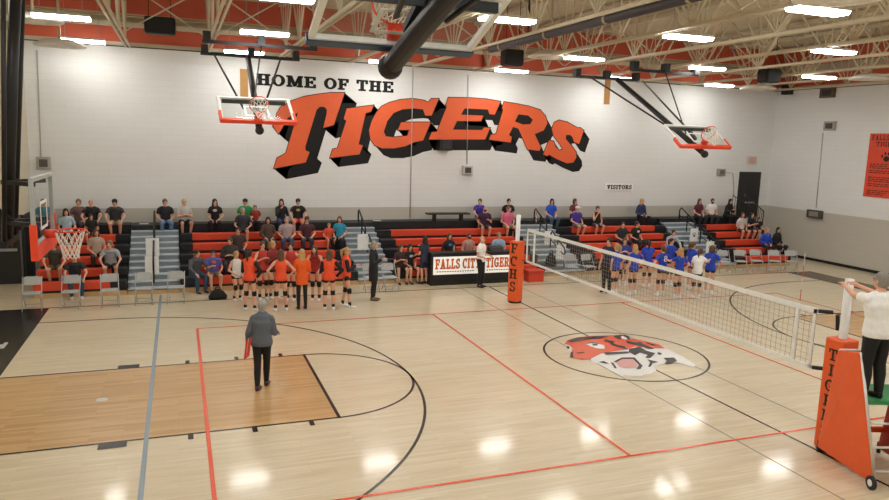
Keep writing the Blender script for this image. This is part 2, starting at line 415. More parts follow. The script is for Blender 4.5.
def letters(crops):
    org = MB(); blk = MB()
    for (ox, oy, k), poly, off, hole in crops:
        P = [(ox+x/k, oy+y/k) for x, y in poly]
        bm = bmesh.new(); loops = [P]+([[(ox+x/k, oy+y/k) for x, y in hole]] if hole else [])
        es = []
        for L in loops:
            vs = [bm.verts.new(wallpt(*q, .012)) for q in L]
            es += [bm.edges.new((vs[i], vs[(i+1) % len(vs)])) for i in range(len(vs))]
        bmesh.ops.triangle_fill(bm, edges=es, use_beauty=True, use_dissolve=False)
        bm.verts.index_update()
        org.add([v.co for v in bm.verts], [tuple(v.index for v in f.verts) for f in bm.faces]); bm.free()
        for L in loops:
            n = len(L)
            for i in range(n):
                a, b = L[i], L[(i+1) % n]
                q = [a, b, (b[0]+off[0], b[1]+off[1]), (a[0]+off[0], a[1]+off[1])]
                blk.add([wallpt(*t, .006) for t in q], [(0, 1, 2, 3)])
                dx, dy = b[0]-a[0], b[1]-a[1]; l = math.hypot(dx, dy) or 1; nx, ny = -dy/l*.75, dx/l*.75; ex, ey = dx/l*.6, dy/l*.6
                q = [(a[0]+nx-ex, a[1]+ny-ey), (b[0]+nx+ex, b[1]+ny+ey), (b[0]-nx+ex, b[1]-ny+ey), (a[0]-nx-ex, a[1]-ny-ey)]
                blk.add([wallpt(*t, .009) for t in q], [(0, 1, 2, 3)])
    return org, blk


C1, C2, C3, C4 = (265, 80, 4.55), (355, 85, 5.556), (425, 85, 5.56), (505, 90, 5.56)
LET = [
    (C1, [(362, 58), (300, 58), (240, 65), (180, 75), (120, 95), (70, 125), (55, 150), (36, 212), (62, 245), (80, 215), (105, 172), (150, 148), (95, 333), (75, 345), (55, 355), (40, 403), (185, 375), (203, 328), (185, 320), (183, 305), (235, 135), (250, 122), (270, 122), (282, 135), (280, 155), (265, 218), (313, 205)], (12.3, 10.6), None),
    (C1, [(372, 130), (495.5, 114.7), (481, 145), (458, 150), (426, 293), (446, 297), (430, 338), (295, 355), (308, 315), (330, 310), (370, 185), (358, 178)], (8.5, 9), None),
    (C2, [(150, 118), (190, 98), (250, 82), (320, 76), (385, 86), (405, 98), (425, 76), (466, 76), (425, 170), (390, 170), (378, 135), (330, 130), (265, 135), (215, 155), (180, 200), (160, 260), (172, 285), (215, 290), (290, 282), (302, 250), (238, 250), (256, 207), (421, 207), (378, 308), (330, 318), (280, 340), (220, 352), (150, 352), (110, 335), (85, 300), (78, 250), (95, 195), (120, 150)], (8.6, 9.8), None),
    (C3, [(130, 70), (250, 72), (340, 78), (420, 92), (388, 165), (358, 162), (350, 136), (220, 130), (200, 165), (325, 170), (312, 200), (178, 200), (155, 248), (318, 250), (328, 236), (362, 238), (335, 303), (20, 303), (38, 262), (66, 260), (122, 118), (116, 112)], (5, 10.8), None),
    (C4, [(-5, 66), (60, 76), (130, 90), (195, 110), (225, 145), (236, 185), (215, 225), (165, 245), (200, 318), (192, 338), (125, 330), (75, 215), (45, 205), (22, 250), (38, 262), (32, 292), (-89, 276), (-78, 248), (-50, 245), (-10, 110), (-16, 100)], (6, 11), [(75, 135), (130, 142), (155, 165), (140, 190), (100, 192), (55, 175)]),
    (C4, [(300, 168), (345, 178), (405, 212), (418, 210), (438, 225), (412, 300), (385, 290), (375, 262), (362, 250), (340, 250), (338, 272), (370, 310), (395, 345), (397, 375), (380, 403), (345, 408), (290, 385), (245, 360), (233, 368), (212, 358), (245, 280), (270, 285), (282, 318), (300, 335), (322, 330), (308, 305), (270, 255), (260, 215), (275, 180)], (5.8, 8.6), None)]
o_, b_ = letters(LET)
o_.build('painted_team_lettering', mat('#e3602f', .5, 0, .05), WF); b_.build('lettering_black_shadow', mat('#0b0b0c', .8), WF)
p0 = at(257, 84.8, 'y', YW-.01); p1 = at(393, 92.6, 'y', YW-.01)
xd = p1-p0; yd = Vector((0, -1, 0)).cross(xd)
if yd.z < 0: yd = -yd
text_mb('HOME OF THE', p0, xd, yd, .38, .13, xd.length, bold=.035).build('painted_motto_lettering', mat('#0d0d0e', .8), WF)

# ---------------------------------------------------------------- doors
DM = mat('#1a1a1b', .45)
d = MB().box(14.64, 15.88, YW-.05, YW+.02, 1.62, 3.7).build('door_1', DM); struct(d)
MB().box(14.98, 15.08, YW-.07, YW-.05, 2.55, 2.7).build('door_window', mat('#4a4d50', .3), d)
MB().box(15.06, 15.61, YW-.1, YW-.05, 2.25, 2.32).build('push_bar', GREY, d)
d = struct(MB().box(XL, -14.0, 11.14, 11.2, 0, 2.08).build('door_2', DM))
for x in (-15.0, -14.02): MB().box(x, x+.05, 11.11, 11.14, 0, 2.1).build('door_frame', mat('#5c5c5a', .5), d)
MB().box(-15.9, -14.1, 11.06, 11.11, 1.02, 1.1).build('push_bar', GREY, d)

# ---------------------------------------------------------------- roof trusses
ords = ['first', 'second', 'third', 'fourth', 'fifth', 'sixth', 'seventh', 'eighth', 'ninth', 'tenth', 'eleventh', 'twelfth', 'thirteenth']
ZB, ZT = 7.42, 9.12
proto = None
for k in range(-5, 7):
    x = 1.3+2.44*k
    if proto is None:
        t = proto = thing('roof_truss', '', 'roof truss', (x, 0, 0), 0, 'roof trusses')
        a = MB(); a.box(-.09, -.03, YB, YW, ZB-.05, ZB+.02); a.build('bottom_chord', CREAM, t)
        a = MB(); a.box(.03, .09, YB, YW, ZB-.05, ZB+.02); a.build('bottom_chord', CREAM, t)
        MB().box(-.09, .09, YB, YW, ZT-.05, ZT+.06).build('top_chord', CREAM, t)
        y = 11.4
        while y > YB+1.5:
            a = MB(); a.bar((0, y, ZB), (0, y-1.4, ZT), .045); a.bar((0, y, ZB), (0, min(y+1.4, YW-.05), ZT), .045)
            a.bar((0, y, ZB-.02), (0, y, ZT), .028); a.bar((0, y, ZB), (0, y-.65, ZT), .022); a.bar((0, y, ZB), (0, min(y+.65, YW-.05), ZT), .022)
            a.build('web_bracing', CREAM, t); y -= 2.8
        for yy in (10.0, -1.2):      # bridging angles to the neighbouring truss
            a = MB(); a.bar((0, yy, ZT-.1), (2.4, yy, ZB+.1), .035); a.bar((0, yy, ZB+.1), (2.4, yy, ZT-.1), .035); a.build('cross_bridging', CREAM, t)
    else: t = dup(proto, (x, 0, 0), 0, '')
    t['label'] = 'cream open-web steel roof truss, %s counted from the door vestibule end' % ords[k+5]

# ---------------------------------------------------------------- lamps: 4 ft high-bay strips in a grid
LX = [-12.05, -7.4, -2.65, 2.1, 6.75, 11.65]; LY = [11.0, 6.15, 1.1, -2.8, -7.6, -12.2]
LE = bpy.data.materials.new('lamp_lens'); LE.use_nodes = True
b = LE.node_tree.nodes['Principled BSDF']; b.inputs['Base Color'].default_value = (.9, .9, .9, 1)
b.inputs['Emission Color'].default_value = lin('#fffcf6'); b.inputs['Emission Strength'].default_value = LAMP_EMIT
rown = ['row along the lettered wall', 'second row out from the lettered wall', 'third row out from the lettered wall', 'fourth row out from the lettered wall', 'fifth row out from the lettered wall', 'row above the balcony']
proto = None
for j, y in enumerate(LY):
    for i, x in enumerate(LX):
        x += (0, .1, -.15, -.4, -.2, 0)[j]
        lab = 'glowing white strip light, %s of the %s' % (ords[i], rown[j])
        if proto is None:
            proto = t = thing('ceiling_light', lab, 'ceiling light', (x, y, 7.3), 0, 'high bay strip lights')
            a = MB(); a.prism([(-.61, -.2, .03), (-.61, .2, .03), (-.61, .12, .1), (-.61, -.12, .1)], (1, 0, 0), 1.22); a.build('housing', WHITE, t)
            a = MB(); a.prism([(-.6, -.19, .029), (-.6, -.16, -.03), (-.6, .16, -.03), (-.6, .19, .029)], (1, 0, 0), 1.2); a.build('lens', LE, t)
            for s in (-.45, .45): a = MB(); a.tube([(s, 0, .1), (s, 0, 1.75)], .008, 5); a.build('hanger', GREY, t)
        else: dup(proto, (x, y, 7.3), 0, lab)
# round white air diffusers
proto = None
for px, py, z, lab in ((33, 22, 7.3, 'round white air diffuser beside the black hoop mast'), (60, 47, 7.06, 'round white air diffuser in the corner above the wall conduit'), (550, 58, 7.36, 'round white air diffuser next to the speaker over the lettering'),
                       (758, 90, 7.12, 'small round white air diffuser above the exit door'), (870, 80, 7.3, 'round white air diffuser above the orange rules banner'), (840, 0, 7.06, 'round white air diffuser over the near net post')):
    x, y, z = at(px, py, 'z', z)
    if proto is None:
        proto = t = thing('air_diffuser', lab, 'air diffuser', (x, y, z), 0, 'round air diffusers')
        a = MB(); n = 32
        prof = [(.0, .0), (.26, .0), (.3, .05), (.44, .05), (.48, .0), (.68, .02), (.7, .05), (.4, .2), (.0, .2)]
        vs = [(r*math.cos(2*math.pi*k/n), r*math.sin(2*math.pi*k/n), z_) for r, z_ in prof for k in range(n)]
        a.add(vs, [(q*n+k, q*n+(k+1) % n, (q+1)*n+(k+1) % n, (q+1)*n+k) for q in range(len(prof)-1) for k in range(n)])
        a.build('cone', mat('#e6e2d8', .5), t, True)
        a = MB(); a.tube([(0, 0, .2), (0, 0, 1.85)], .035, 10); a.build('hanger', mat('#c9bfa8', .5), t, True)
    else: dup(proto, (x, y, z), 0, lab)
# hanging loudspeakers
for (px, py, Y, w, h, dp, lab) in ((160, 26, 10.6, .88, .5, .45, 'black box loudspeaker hung under the orange band above the spectators'), (512, 58, 8.4, .66, .52, .5, 'black rounded loudspeaker hung above the lettering beside a round diffuser'), (769, 76, 7.2, .68, .48, .5, 'black rounded loudspeaker hung near the door corner')):
    c = at(px, py, 'y', Y); t = thing('loudspeaker', lab, 'loudspeaker', (c.x, c.y, c.z-h/2), 0, 'ceiling loudspeakers')
    a = MB(); a.box(-w/2, w/2, -dp/2, dp/2, 0, h); a.build('cabinet', BLACK, t, False, .07)
    MB().box(-w/2+.06, w/2-.06, -dp/2-.012, -dp/2, .05, h-.05).build('grille', mat('#1e1e21', .8, 0, .3, 90), t)
    a = MB()
    for s in (-1, 1): a.tube([(s*w*.35, 0, h), (s*w*.35, 0, ZC+.01-c.z+h/2)], .012, 5)
    a.build('hanging_bracket', STEELBLK, t)
# divider curtain rolled up along the half-way line
t = thing('rolled_curtain', 'long dark rolled divider curtain hung under the trusses above the half-way line', 'curtain', (-1.03, 0, 7.33))
a = MB(); a.tube([(0, 5.9, 0), (0, -9, 0)], .105, 12); a.build('curtain_roll', mat('#3a3438', .6), t, True)
for yy in (5.2, 2.6, 0, -2.6, -5.2): a = MB(); a.tube([(0, yy-.04, 0), (0, yy+.04, 0)], .115, 12); a.build('strap', mat('#a9997c', .6), t)
for yy in (3.6, -3): a = MB(); a.tube([(0, yy, .1), (0, yy, 1.8)], .03, 6); a.build('hanger', STEELBLK, t)

# ---------------------------------------------------------------- basketball hoops


def make_board(parent, Mx, padmat, net=True, sides=True, drop=.07, frame=None):
    """glass backboard, face = local -Y, bottom edge centre at the origin, up = local Z; Mx takes it to parent space"""
    def put(mb, name, m, p=parent, sm=False):
        mb.v = [tuple(Mx @ Vector(v)) for v in mb.v]; return mb.build(name, m, p, sm)
    a = MB(); a.box(-.88, .88, -.008, .008, .03, 1.04); bd = put(a, 'glass_pane', GLASS)
    a = MB(); a.box(-.915, -.85, -.03, .03, 0, 1.07); a.box(.85, .915, -.03, .03, 0, 1.07); a.box(-.85, .85, -.03, .03, 0, .06); a.box(-.85, .85, -.03, .03, 1.01, 1.07)
    put(a, 'board_frame', frame or WHITE)
    a = MB()
    for x0, x1, z0, z1 in ((-.305, .305, .61, .66), (-.305, .305, .2, .25), (-.305, -.255, .25, .61), (.255, .305, .25, .61)): a.box(x0, x1, -.014, -.009, z0, z1)
    put(a, 'target_square', WHITE)
    a = MB(); a.box(-.935, .935, -.05, .05, -drop, .03)
    if sides: a.box(-.94, -.88, -.05, .05, .0, .36); a.box(.88, .94, -.05, .05, .0, .36)
    put(a, 'edge_padding', padmat)
    a = MB(); cy = -.15-.229; n = 28
    a.tube([(.232*math.cos(2*math.pi*k/n), cy+.232*math.sin(2*math.pi*k/n), .15) for k in range(n+1)], .014, 8)
    a.box(-.08, .08, -.16, -.01, .04, .165)
    rim = put(a, 'rim', mat('#e6452a', .4, .1), parent, True)
    if net:
        a = MB(); m_ = 12
        levels = [(.225, .14), (.2, .04), (.165, -.07), (.135, -.18), (.12, -.27), (.125, -.32)]
        for q in range(len(levels)-1):
            for k in range(m_):
                a0 = 2*math.pi*(k+.5*(q % 2))/m_
                for sgn in (-.5, .5):
                    a1 = a0+2*math.pi*sgn/m_
                    a.tube([(levels[q][0]*math.cos(a0), cy+levels[q][0]*math.sin(a0), levels[q][1]), (levels[q+1][0]*math.cos(a1), cy+levels[q+1][0]*math.sin(a1), levels[q+1][1])], .008, 4)
        put(a, 'net', mat('#ece6dc', .8), rim)


def fold_board(label, bottom, top, pivot, bars, sgn, padmat, sides, spread, mr=.085):
    """ceiling-hung side basket folded forwards: bottom/top = mid points of the board's edges, pivot under the truss"""
    b, tp = Vector(bottom), Vector(top)
    t = thing('folded_basketball_hoop', label, 'basketball hoop', b, 0, 'folded side hoops')
    up = (tp-b).normalized(); xx = Vector((1, 0, 0))*sgn; nrm = xx.cross(up)   # local y
    Mx = Matrix(((xx.x, nrm.x, up.x, 0), (xx.y, nrm.y, up.y, 0), (xx.z, nrm.z, up.z, 0), (0, 0, 0, 1)))
    make_board(t, Mx, padmat, True, sides)
    P = Vector(pivot)-b; back = nrm*.2
    end = up*-.15+back*.9
    a = MB(); a.tube([P, end], mr, 12); a.build('mast', STEELBLK, t, True)
    a = MB(); a.ell(end, (mr*1.3, mr*1.3, mr*1.3)); a.build('mast_cap', STEELBLK, t, True)
    for s in (-1, 1):
        a = MB(); a.tube([P+Vector((s*spread, 0, 0)), up*.95+back*1.2+Vector((s*.25, 0, 0))], .03, 8); a.build('side_brace', STEELBLK, t, True)
    a = MB(); a.bar(up*.98+back*.35-xx*.8, up*.98+back*.35+xx*.8, .07, .1); a.build('board_bracket', mat('#20262a', .5), t)
    a = MB(); a.bar(up*.5+back*.5, up*.98+back*.35, .08); a.build('board_bracket', mat('#20262a', .5), t)
    for (q0, q1) in bars:
        a = MB(); a.bar(Vector(q0)-b, Vector(q1)-b, .09, .09); a.build('ceiling_beam', STEELBLK, t)
        for f in (.04, .5, .96):
            c = Vector(q0).lerp(Vector(q1), f)-b
            a = MB(); a.box(c.x-.1, c.x+.1, c.y-.12, c.y+.12, c.z-.02, c.z+.26); a.build('beam_clamp', STEELBLK, t)
    mid = (Vector(bars[1][0])+Vector(bars[1][1]))/2-b
    a = MB(); a.tube([mid, up*1.0+back*1.2], .022, 6); a.build('fold_brace', STEELBLK, t)
    return t


Z7 = 7.12
fold_board('folded hoop hanging over the H of the painted motto', (-7.55, 5.3, 5.06), (-7.6, 6.2, 5.66), (-7.35, 10.3, 7.1), [((-8.75, 10.3, Z7), (-5.75, 10.3, Z7)), ((-8.8, 7.2, Z7), (-5.75, 7.2, Z7))], -1, mat('#ee4a28', .45), True, 1.0)
fold_board('folded hoop hanging over the visitors end', (5.2, 4.0, 4.78), (5.25, 4.9, 5.4), (5.6, 9.4, 7.1), [((3.8, 9.4, Z7), (6.5, 9.4, Z7)), ((4.1, 6.4, Z7), (6.7, 6.4, Z7))], -1, mat('#ee4a28', .45), True, 1.1)
fold_board('folded hoop seen from below with blue edge padding and thick black mast', (-7.27, -5.55, 5.74), (-7.27, -6.54, 6.14), (-6.95, -10.3, 7.1), [((-8.7, -10.3, Z7), (-5.7, -10.3, Z7)), ((-8.7, -7.4, Z7), (-5.7, -7.4, Z7))], 1, mat('#2b4460', .4), False, 1.0, .11)
# main basket at the end line
t = thing('main_basketball_hoop', 'lowered glass hoop with orange padding and white net at the end line', 'basketball hoop', (-11.58, 0, 2.9))
make_board(t, Matrix(((0, -1, 0, 0), (1, 0, 0, 0), (0, 0, 1, 0), (0, 0, 0, 1))), mat('#f0492a', .45), True, True, .2, mat('#aeb3b3', .4, .2))
o = Vector((-11.58, 0, 2.9))
mt = at(17, -60, 'y', 0)
a = MB(); a.tube([(-.55, 0, -.1), mt-o], .085, 12); a.build('mast', STEELBLK, t, True)
for s, pxs in ((-1, 3), (1, 25)):
    a = MB(); a.tube([(-.5, s*.4, -.05), at(pxs, -60, 'y', s*.55)-o], .035, 10); a.build('side_post', STEELBLK, t, True)
a = MB(); a.tube([(-.3, -.1, .2), (-3.3, 0, 3.0)], .05, 8); a.build('back_brace', STEELBLK, t, True)
for zz in (.3, .95):
    a = MB(); a.bar((-.55, 0, zz), (-.03, -.5, zz), .07); a.bar((-.55, 0, zz), (-.03, .5, zz), .07); a.build('board_bracket', STEELBLK, t)
a = MB(); a.bar((-.5, -.5, -.0), (-.5, .5, -.0), .09); a.build('cross_arm', STEELBLK, t)

# ---------------------------------------------------------------- bleachers
Y0, DY, ZS, DZ = 8.85, .61, .43, .25
def row(i): return Y0+DY*i, ZS+DZ*i
WOOD = mat('#c9a575', .4); DECK = mat('#3a3a3c', .6); STEPM = mat('#b3bcc2', .45, 0, .1); RISE = mat('#848f97', .5)


def bank(label, x0, xa, xb, x1):
    t = thing('bleacher_bank', label, 'bleachers', (x0, Y0, 0), 0, 'bleacher banks'); o = (-x0, -Y0)
    def bx(mb, a, b, y0, y1, z0, z1): return mb.box(a-x0, b-x0, y0-Y0, y1-Y0, z0, z1)
    for i in range(5):
        y, z = row(i)
        bx(MB(), xa, xb, y, y+.3, z-.225, z).build('seat_board', REDSEAT, t, False, .015)
        for a, b in ((x0, xa), (xb, x1)):
            if b-a > .05: bx(MB(), a, b, y, y+.3, z-.225, z).build('end_seat', NAVYBLK, t, False, .015)
        bx(MB(), x0, x1, y+.3, y+DY, z-.22, z-.18).build('foot_deck', DECK, t)
        bx(MB(), x0, x1, y+.05, y+.09, max(.12, z-.5), z-.225).build('riser', mat('#232325', .6), t)
    y, z = row(5)
    bx(MB(), x0, x1, y, YW-.02, z-.24, z).build('top_seat', NAVYBLK, t)
    bx(MB(), x0, x1, y+.05, y+.1, z-.55, z-.24).build('riser', mat('#232325', .6), t)
    bx(MB(), x0, x1, Y0+.02, Y0+.08, .0, .13).build('kick_board', WOOD, t)
    return t


def aisle(label, x0, x1):
    t = thing('aisle_stairs', label, 'stairs', (x0, Y0, 0), 0, 'aisle stairs'); w = x1-x0
    n = 10; d_ = (12.2-.45-Y0)/n
    for k in range(n):
        z = .165+k*.15; ztop = z
        MB().box(.02, w-.02, k*d_, (k+1)*d_+.03, z-.03, z).build('step_tread', STEPM, t, False, .006)
        MB().box(.02, w-.02, k*d_+.03, k*d_+.05, z-.15, z-.03).build('step_riser', RISE, t)
    MB().box(.02, w-.02, n*d_, YW-.02-Y0, 1.45, 1.67).build('landing', NAVYBLK, t)
    MB().box(.02, w-.02, -.02, .0, .0, .1).build('kick_board', WOOD, t)
    return t


def handrail(label, x, y0, y1, hook):
    """black pipe rail down the middle of an aisle"""
    zf = lambda y: .17+(y-Y0)*.5
    t = thing('aisle_handrail', label, 'handrail', (x, y0, max(zf(y0), 0)), 0, 'aisle handrails'); o = Vector((x, y0, max(zf(y0), 0)))
    pts = [(0, y0, zf(y0)+.05), (0, y0, zf(y0)+.62), (0, y0+.06, zf(y0)+.74), (0, y0+.18, zf(y0)+.8), (0, y1-.1, zf(y1)+.68), (0, y1, zf(y1)+.58), (0, y1, zf(y1)+.05)]
    a = MB(); a.tube([(p[0], p[1]-o.y, p[2]-o.z) for p in pts], .028, 8); a.build('rail_pipe', STEELBLK, t, True)
    ym = (y0+y1)/2
    a = MB(); a.tube([(0, ym-o.y, zf(ym)-.1-o.z), (0, ym-o.y, zf(ym)+.72-o.z)], .024, 8); a.build('rail_post', STEELBLK, t)
    a = MB(); a.tube([(0, y0-o.y, zf(y0)+.45-o.z), (0, y1-o.y, zf(y1)+.36-o.z)], .02, 8); a.build('mid_rail', STEELBLK, t)
    return t


bank('red bleacher bank beside the black double doors', -13.35, -13.35, -11.4, -10.97)
bank('long red bleacher bank below the painted T and I behind the orange players', -9.5, -9.1, -4.6, -4.1)
bank('red bleacher bank behind the scorers table', -2.85, -2.3, 2.4, 2.75)
bank('red bleacher bank below the visitors sign', 4.45, 5.2, 9.2, 9.75)
bank('short red bleacher bank by the exit door', 11.4, 11.9, 14.1, 14.25)
AIS = [(-10.97, -9.5), (-4.1, -2.85), (2.75, 4.45), (9.75, 11.4)]
for (x0, x1), lab in zip(AIS, ('beside the black double doors bank', 'behind the person in black', 'behind the far net post', 'near the exit door')):
    aisle('grey aisle stairs in the bleachers, '+lab, x0, x1)
    xm = (x0+x1)/2
    handrail('lower black pipe handrail in the aisle '+lab, xm, 9.0, 10.1, 0); handrail('upper black pipe handrail in the aisle '+lab, xm, 10.45, 11.5, 0)
# white square bins/signs hung on the rails
for px, py, Y, lab in ((152.5, 247, 9.9, 'upper white notice sheet on the rail of the aisle near the double doors'), (152, 265, 9.25, 'lower white notice sheet on the rail of the aisle near the double doors'), (363, 242, 10.0, 'white notice sheet on the rail behind the person in black'),
                       (549, 238, 10.3, 'upper white notice sheet on the rail behind the net post'), (561, 252, 9.3, 'lower white notice sheet on the rail behind the net post'), (694, 235, 10.2, 'upper white notice sheet with a paw mark near the exit door'), (710, 248, 9.3, 'lower white notice sheet with a paw mark near the exit door')):
    c = at(px, py, 'y', Y); t = thing('notice_sheet', lab, 'sign', c, 0, 'white aisle notices')
    MB().box(-.19, .19, -.01, .01, -.27, .27).build('sheet', mat('#eceded', .6), t)
    if 'paw' in lab:
        a = MB(); a.ell((0, -.012, -.03), (.06, .004, .05), 10, 6)
        for q, (x_, z_) in enumerate(((-.08, .04), (-.03, .08), (.03, .08), (.08, .04))): a.ell((x_, -.012, z_), (.02, .004, .028), 8, 6)
        a.build('paw_mark', mat('#55575a', .6), t)
    a = MB(); a.bar((0, .02, .26), (0, .02, -.26), .02); a.build('clip', STEELBLK, t)
# side guard rails by the door
for pts, lab in (((13.75, 11.9, 14.2, 10.9), 'black barred guard rail leaning beside the exit door'), ((14.4, 11.7, 14.6, 10.9), 'black barred guard rail at the outer end of the bleachers')):
    x0, y0, x1, y1 = pts; z0, z1 = 1.67, 1.3
    t = thing('guard_rail', lab, 'guard rail', (x0, y0, z0), 0, 'guard rails')
    A = Vector((0, 0, .0)); Bv = Vector((x1-x0, y1-y0, z1-z0-.25)); H = Vector((0, 0, 1.0))
    a = MB(); a.tube([A, A+H, Bv+H, Bv], .025, 8); a.build('rail_frame', STEELBLK, t)
    a = MB()
    for k in range(1, 10): f = k/10; a.tube([A.lerp(Bv, f)+H*.06, A.lerp(Bv, f)+H], .012, 5)
    a.build('bars', STEELBLK, t)
    
# black narrow bench on the top row
t = thing('camera_bench', 'narrow black table standing on the top row above the scorers table', 'table', (.13, 11.95, 1.67))
MB().box(-.85, .85, -.2, .2, .26, .31).build('table_top', BLACK, t)
for x_ in (-.55, .55): MB().box(x_-.03, x_+.03, -.15, .15, 0, .26).build('leg', STEELBLK, t)

# ---------------------------------------------------------------- wall fittings
def wallbox(name, label, cat, px, py, w, h, dp, hexc, wall='far', face=None):
    if wall == 'far': c = at(px, py, 'y', YW); q = (c.x-w/2, c.x+w/2, c.y-dp, c.y, c.z-h/2, c.z+h/2)
    else: c = at(px, py, 'x', XR); q = (c.x-dp, c.x, c.y-w/2, c.y+w/2, c.z-h/2, c.z+h/2)
    t = thing(name, label, cat, c)
    MB().box(q[0]-c.x, q[1]-c.x, q[2]-c.y, q[3]-c.y, q[4]-c.z, q[5]-c.z).build('housing', mat(hexc, .5), t, False, .015)
    if face:
        if wall == 'far': f = MB().box(-w*.3, w*.3, -dp-.02, -dp, -h*.3, h*.3)
        else: f = MB().box(-dp-.02, -dp, -w*.3, w*.3, -h*.3, h*.3)
        f.build('front_plate', mat(face, .5), t)
    return t


wallbox('wall_alarm_box', 'small grey alarm box on conduit below the lettering', 'alarm box', 467, 170, .42, .36, .12, '#bdbdb8', 'far', '#3b3c3e')
wallbox('wall_loudspeaker', 'black loudspeaker mounted on the wall at the foot of the painted E', 'loudspeaker', 443, 145, .5, .42, .35, '#131315', 'far', '#202022')
wallbox('wall_alarm_box', 'grey junction box on conduit beside the black hoop mast', 'alarm box', 44, 163, .4, .4, .12, '#a8a298', 'far', '#55504a')
wallbox('wall_alarm_box', 'grey box on the wall beside the conduit above the exit door', 'alarm box', 720, 172, .42, .3, .14, '#9d988e', 'far', '#6b665e')
wallbox('exit_sign_box', 'faint red exit sign box above the black door', 'exit sign', 751, 160, .5, .34, .1, '#c9beb5', 'far', '#d6a29a')
wallbox('emergency_light', 'dark emergency light box on the end wall at the paint line', 'emergency light', 816, 214, .75, .34, .15, '#4c4842', 'right', '#8a857c')
wallbox('wall_fitting', 'grey round-lensed box on conduit on the end wall', 'alarm box', 831, 126, .55, .38, .12, '#a7a298', 'right', '#4a4640')
wallbox('wall_fitting', 'brown speaker box high on the end wall under the trusses', 'loudspeaker', 829, 93, .7, .4, .15, '#5a4738', 'right', '#2b2320')
wallbox('wall_horn', 'small black round horn high on the end wall near the corner', 'horn', 790, 90, .42, .42, .3, '#1c1b1a', 'right', '#3a3632')
for px, py, lab, cc in ((244, 84, 'wooden mounting board on the wall beside the H of the motto', '#b0854a'), (607, 92, 'wooden mounting board on the bare wall by the visitors hoop', '#a5763f')):
    c = at(px, py, 'y', YW); tag(MB().box(-.13, .13, -.04, 0, -.5, .5).build('mounting_board', mat(cc, .6), None, False, 0, c), lab, 'board', 'wooden mounting boards')


def conduit(label, pts, wall='far'):
    a = MB(); P = [at(x, y, 'y', YW-.03) if wall == 'far' else at(x, y, 'x', XR-.03) for x, y in pts]; o = P[-1].copy()
    a.tube([p-o for p in P], .016, 6); t = a.build('conduit_pipe', mat('#b3b1ac', .5), None, True, 0, o)
    return tag(t, label, 'conduit', 'wall conduits')


conduit('thin conduit running down the wall through the painted G to the black top row', [(413, 68), (410, 218)])
conduit('thin conduit dropping through the painted E to the alarm box', [(468, 75), (467, 164)])
conduit('thin conduit dropping to the junction box by the hoop mast', [(37, 50), (41, 157)])
conduit('thin conduit on the end wall between the round-lensed box and the emergency light', [(823, 133), (816, 208)], 'right')
conduit('bent conduit from the grey box down beside the exit door', [(724, 172), (733, 173), (734, 196)])
c = at(619, 187, 'y', YW)
t = thing('visitors_sign', 'white wall sign reading VISITORS above the visitors bleachers', 'sign', c)
MB().box(-.7, .7, -.03, 0, -.14, .14).build('sign_board', mat('#f1f0ee', .6), t)
text_mb('VISITORS', (-.62, -.035, -.085), (1, 0, 0), (0, 0, 1), .17, .16, 1.24, bold=.04).build('sign_lettering', BLACK, t)
# orange rules banner on the end wall
t = thing('rules_banner', 'orange hanging banner with black paw print and rules on the end wall', 'banner', (XR-.02, 6.78, 3.0))
MB().box(-.02, 0, -.85, .82, 0, 2.5).build('banner_cloth', mat('#dd4a2b', .6), t)
def ban(mb, name, m=BLACK): return mb.build(name, m, t)
ban(text_mb('FALLS CITY', (-.025, .72, 2.24), (0, -1, 0), (0, 0, 1), .19, .16, 1.42), 'banner_title')
ban(text_mb('TIGERS', (-.025, .5, 1.99), (0, -1, 0), (0, 0, 1), .19, .16, .98), 'banner_title')
a = MB(); a.ell((-.024, -.0, 1.52), (.004, .13, .11), 12, 8)
for y_, z_ in ((.19, 1.62), (.07, 1.72), (-.07, 1.72), (-.19, 1.62)): a.ell((-.024, y_, z_), (.004, .045, .065), 10, 6)
ban(a, 'paw_print')
a = MB(); random.seed(3); a2 = MB()
for k in range(5):
    zt = 1.28-k*.26
    for q in range(2 if k % 2 else 3):
        ln = 1.3 if q == 0 else random.uniform(.5, 1.1)
        yy = .68
        while yy > .68-ln:
            wl = random.uniform(.06, .2); a.add([(-.024, yy, zt-q*.075), (-.024, yy-wl, zt-q*.075), (-.024, yy-wl, zt-q*.075+.04), (-.024, yy, zt-q*.075+.04)], [(0, 1, 2, 3)]); yy -= wl+.035
ban(a, 'banner_small_print', mat('#5a1f16', .6))

for px, py, Y, lab in ((144, 223, 12.1, 'white paper sheet lying on the black top row beside the aisle'), (377, 222.5, 12.2, 'white paper sheet lying on the black top row near the wall conduit')):
    c = at(px, py, 'y', Y); tag(MB().box(-.14, .14, -.1, .1, 0, .012).build('paper_sheet', WHITE, None, False, 0, (c.x, Y, 1.681)), lab, 'paper', 'papers on the top row')
# ---------------------------------------------------------------- scorers table
t = thing('scorers_table', 'long black scorers table with lit front panel reading FALLS CITY TIGERS', 'scorers table', (-.27, 8.42, 0))
MB().box(-1.58, 1.58, -.24, .2, 1.02, 1.07).build('table_top', BLACK, t)
MB().box(-1.58, 1.58, -.25, -.2, .08, 1.02).build('front_frame', BLACK, t)
for s in (-1, 1): MB().box(s*1.55-.03, s*1.55+.03, -.2, .18, 0, 1.02).build('end_panel', BLACK, t)
MB().box(-1.5, 1.5, -.262, -.25, .36, .95).build('lit_panel', mat('#f1eee6', .4, 0, .02, 9, 0, .25), t)
LETO = mat('#dd6a22', .5)
text_mb('FALLS', (-1.43, -.266, .55), (1, 0, 0), (0, 0, 1), .32, .16, .86, bold=.05).build('panel_lettering', LETO, t)
text_mb('CITY', (-.47, -.266, .55), (1, 0, 0), (0, 0, 1), .32, .16, .62, bold=.05).build('panel_lettering', LETO, t)
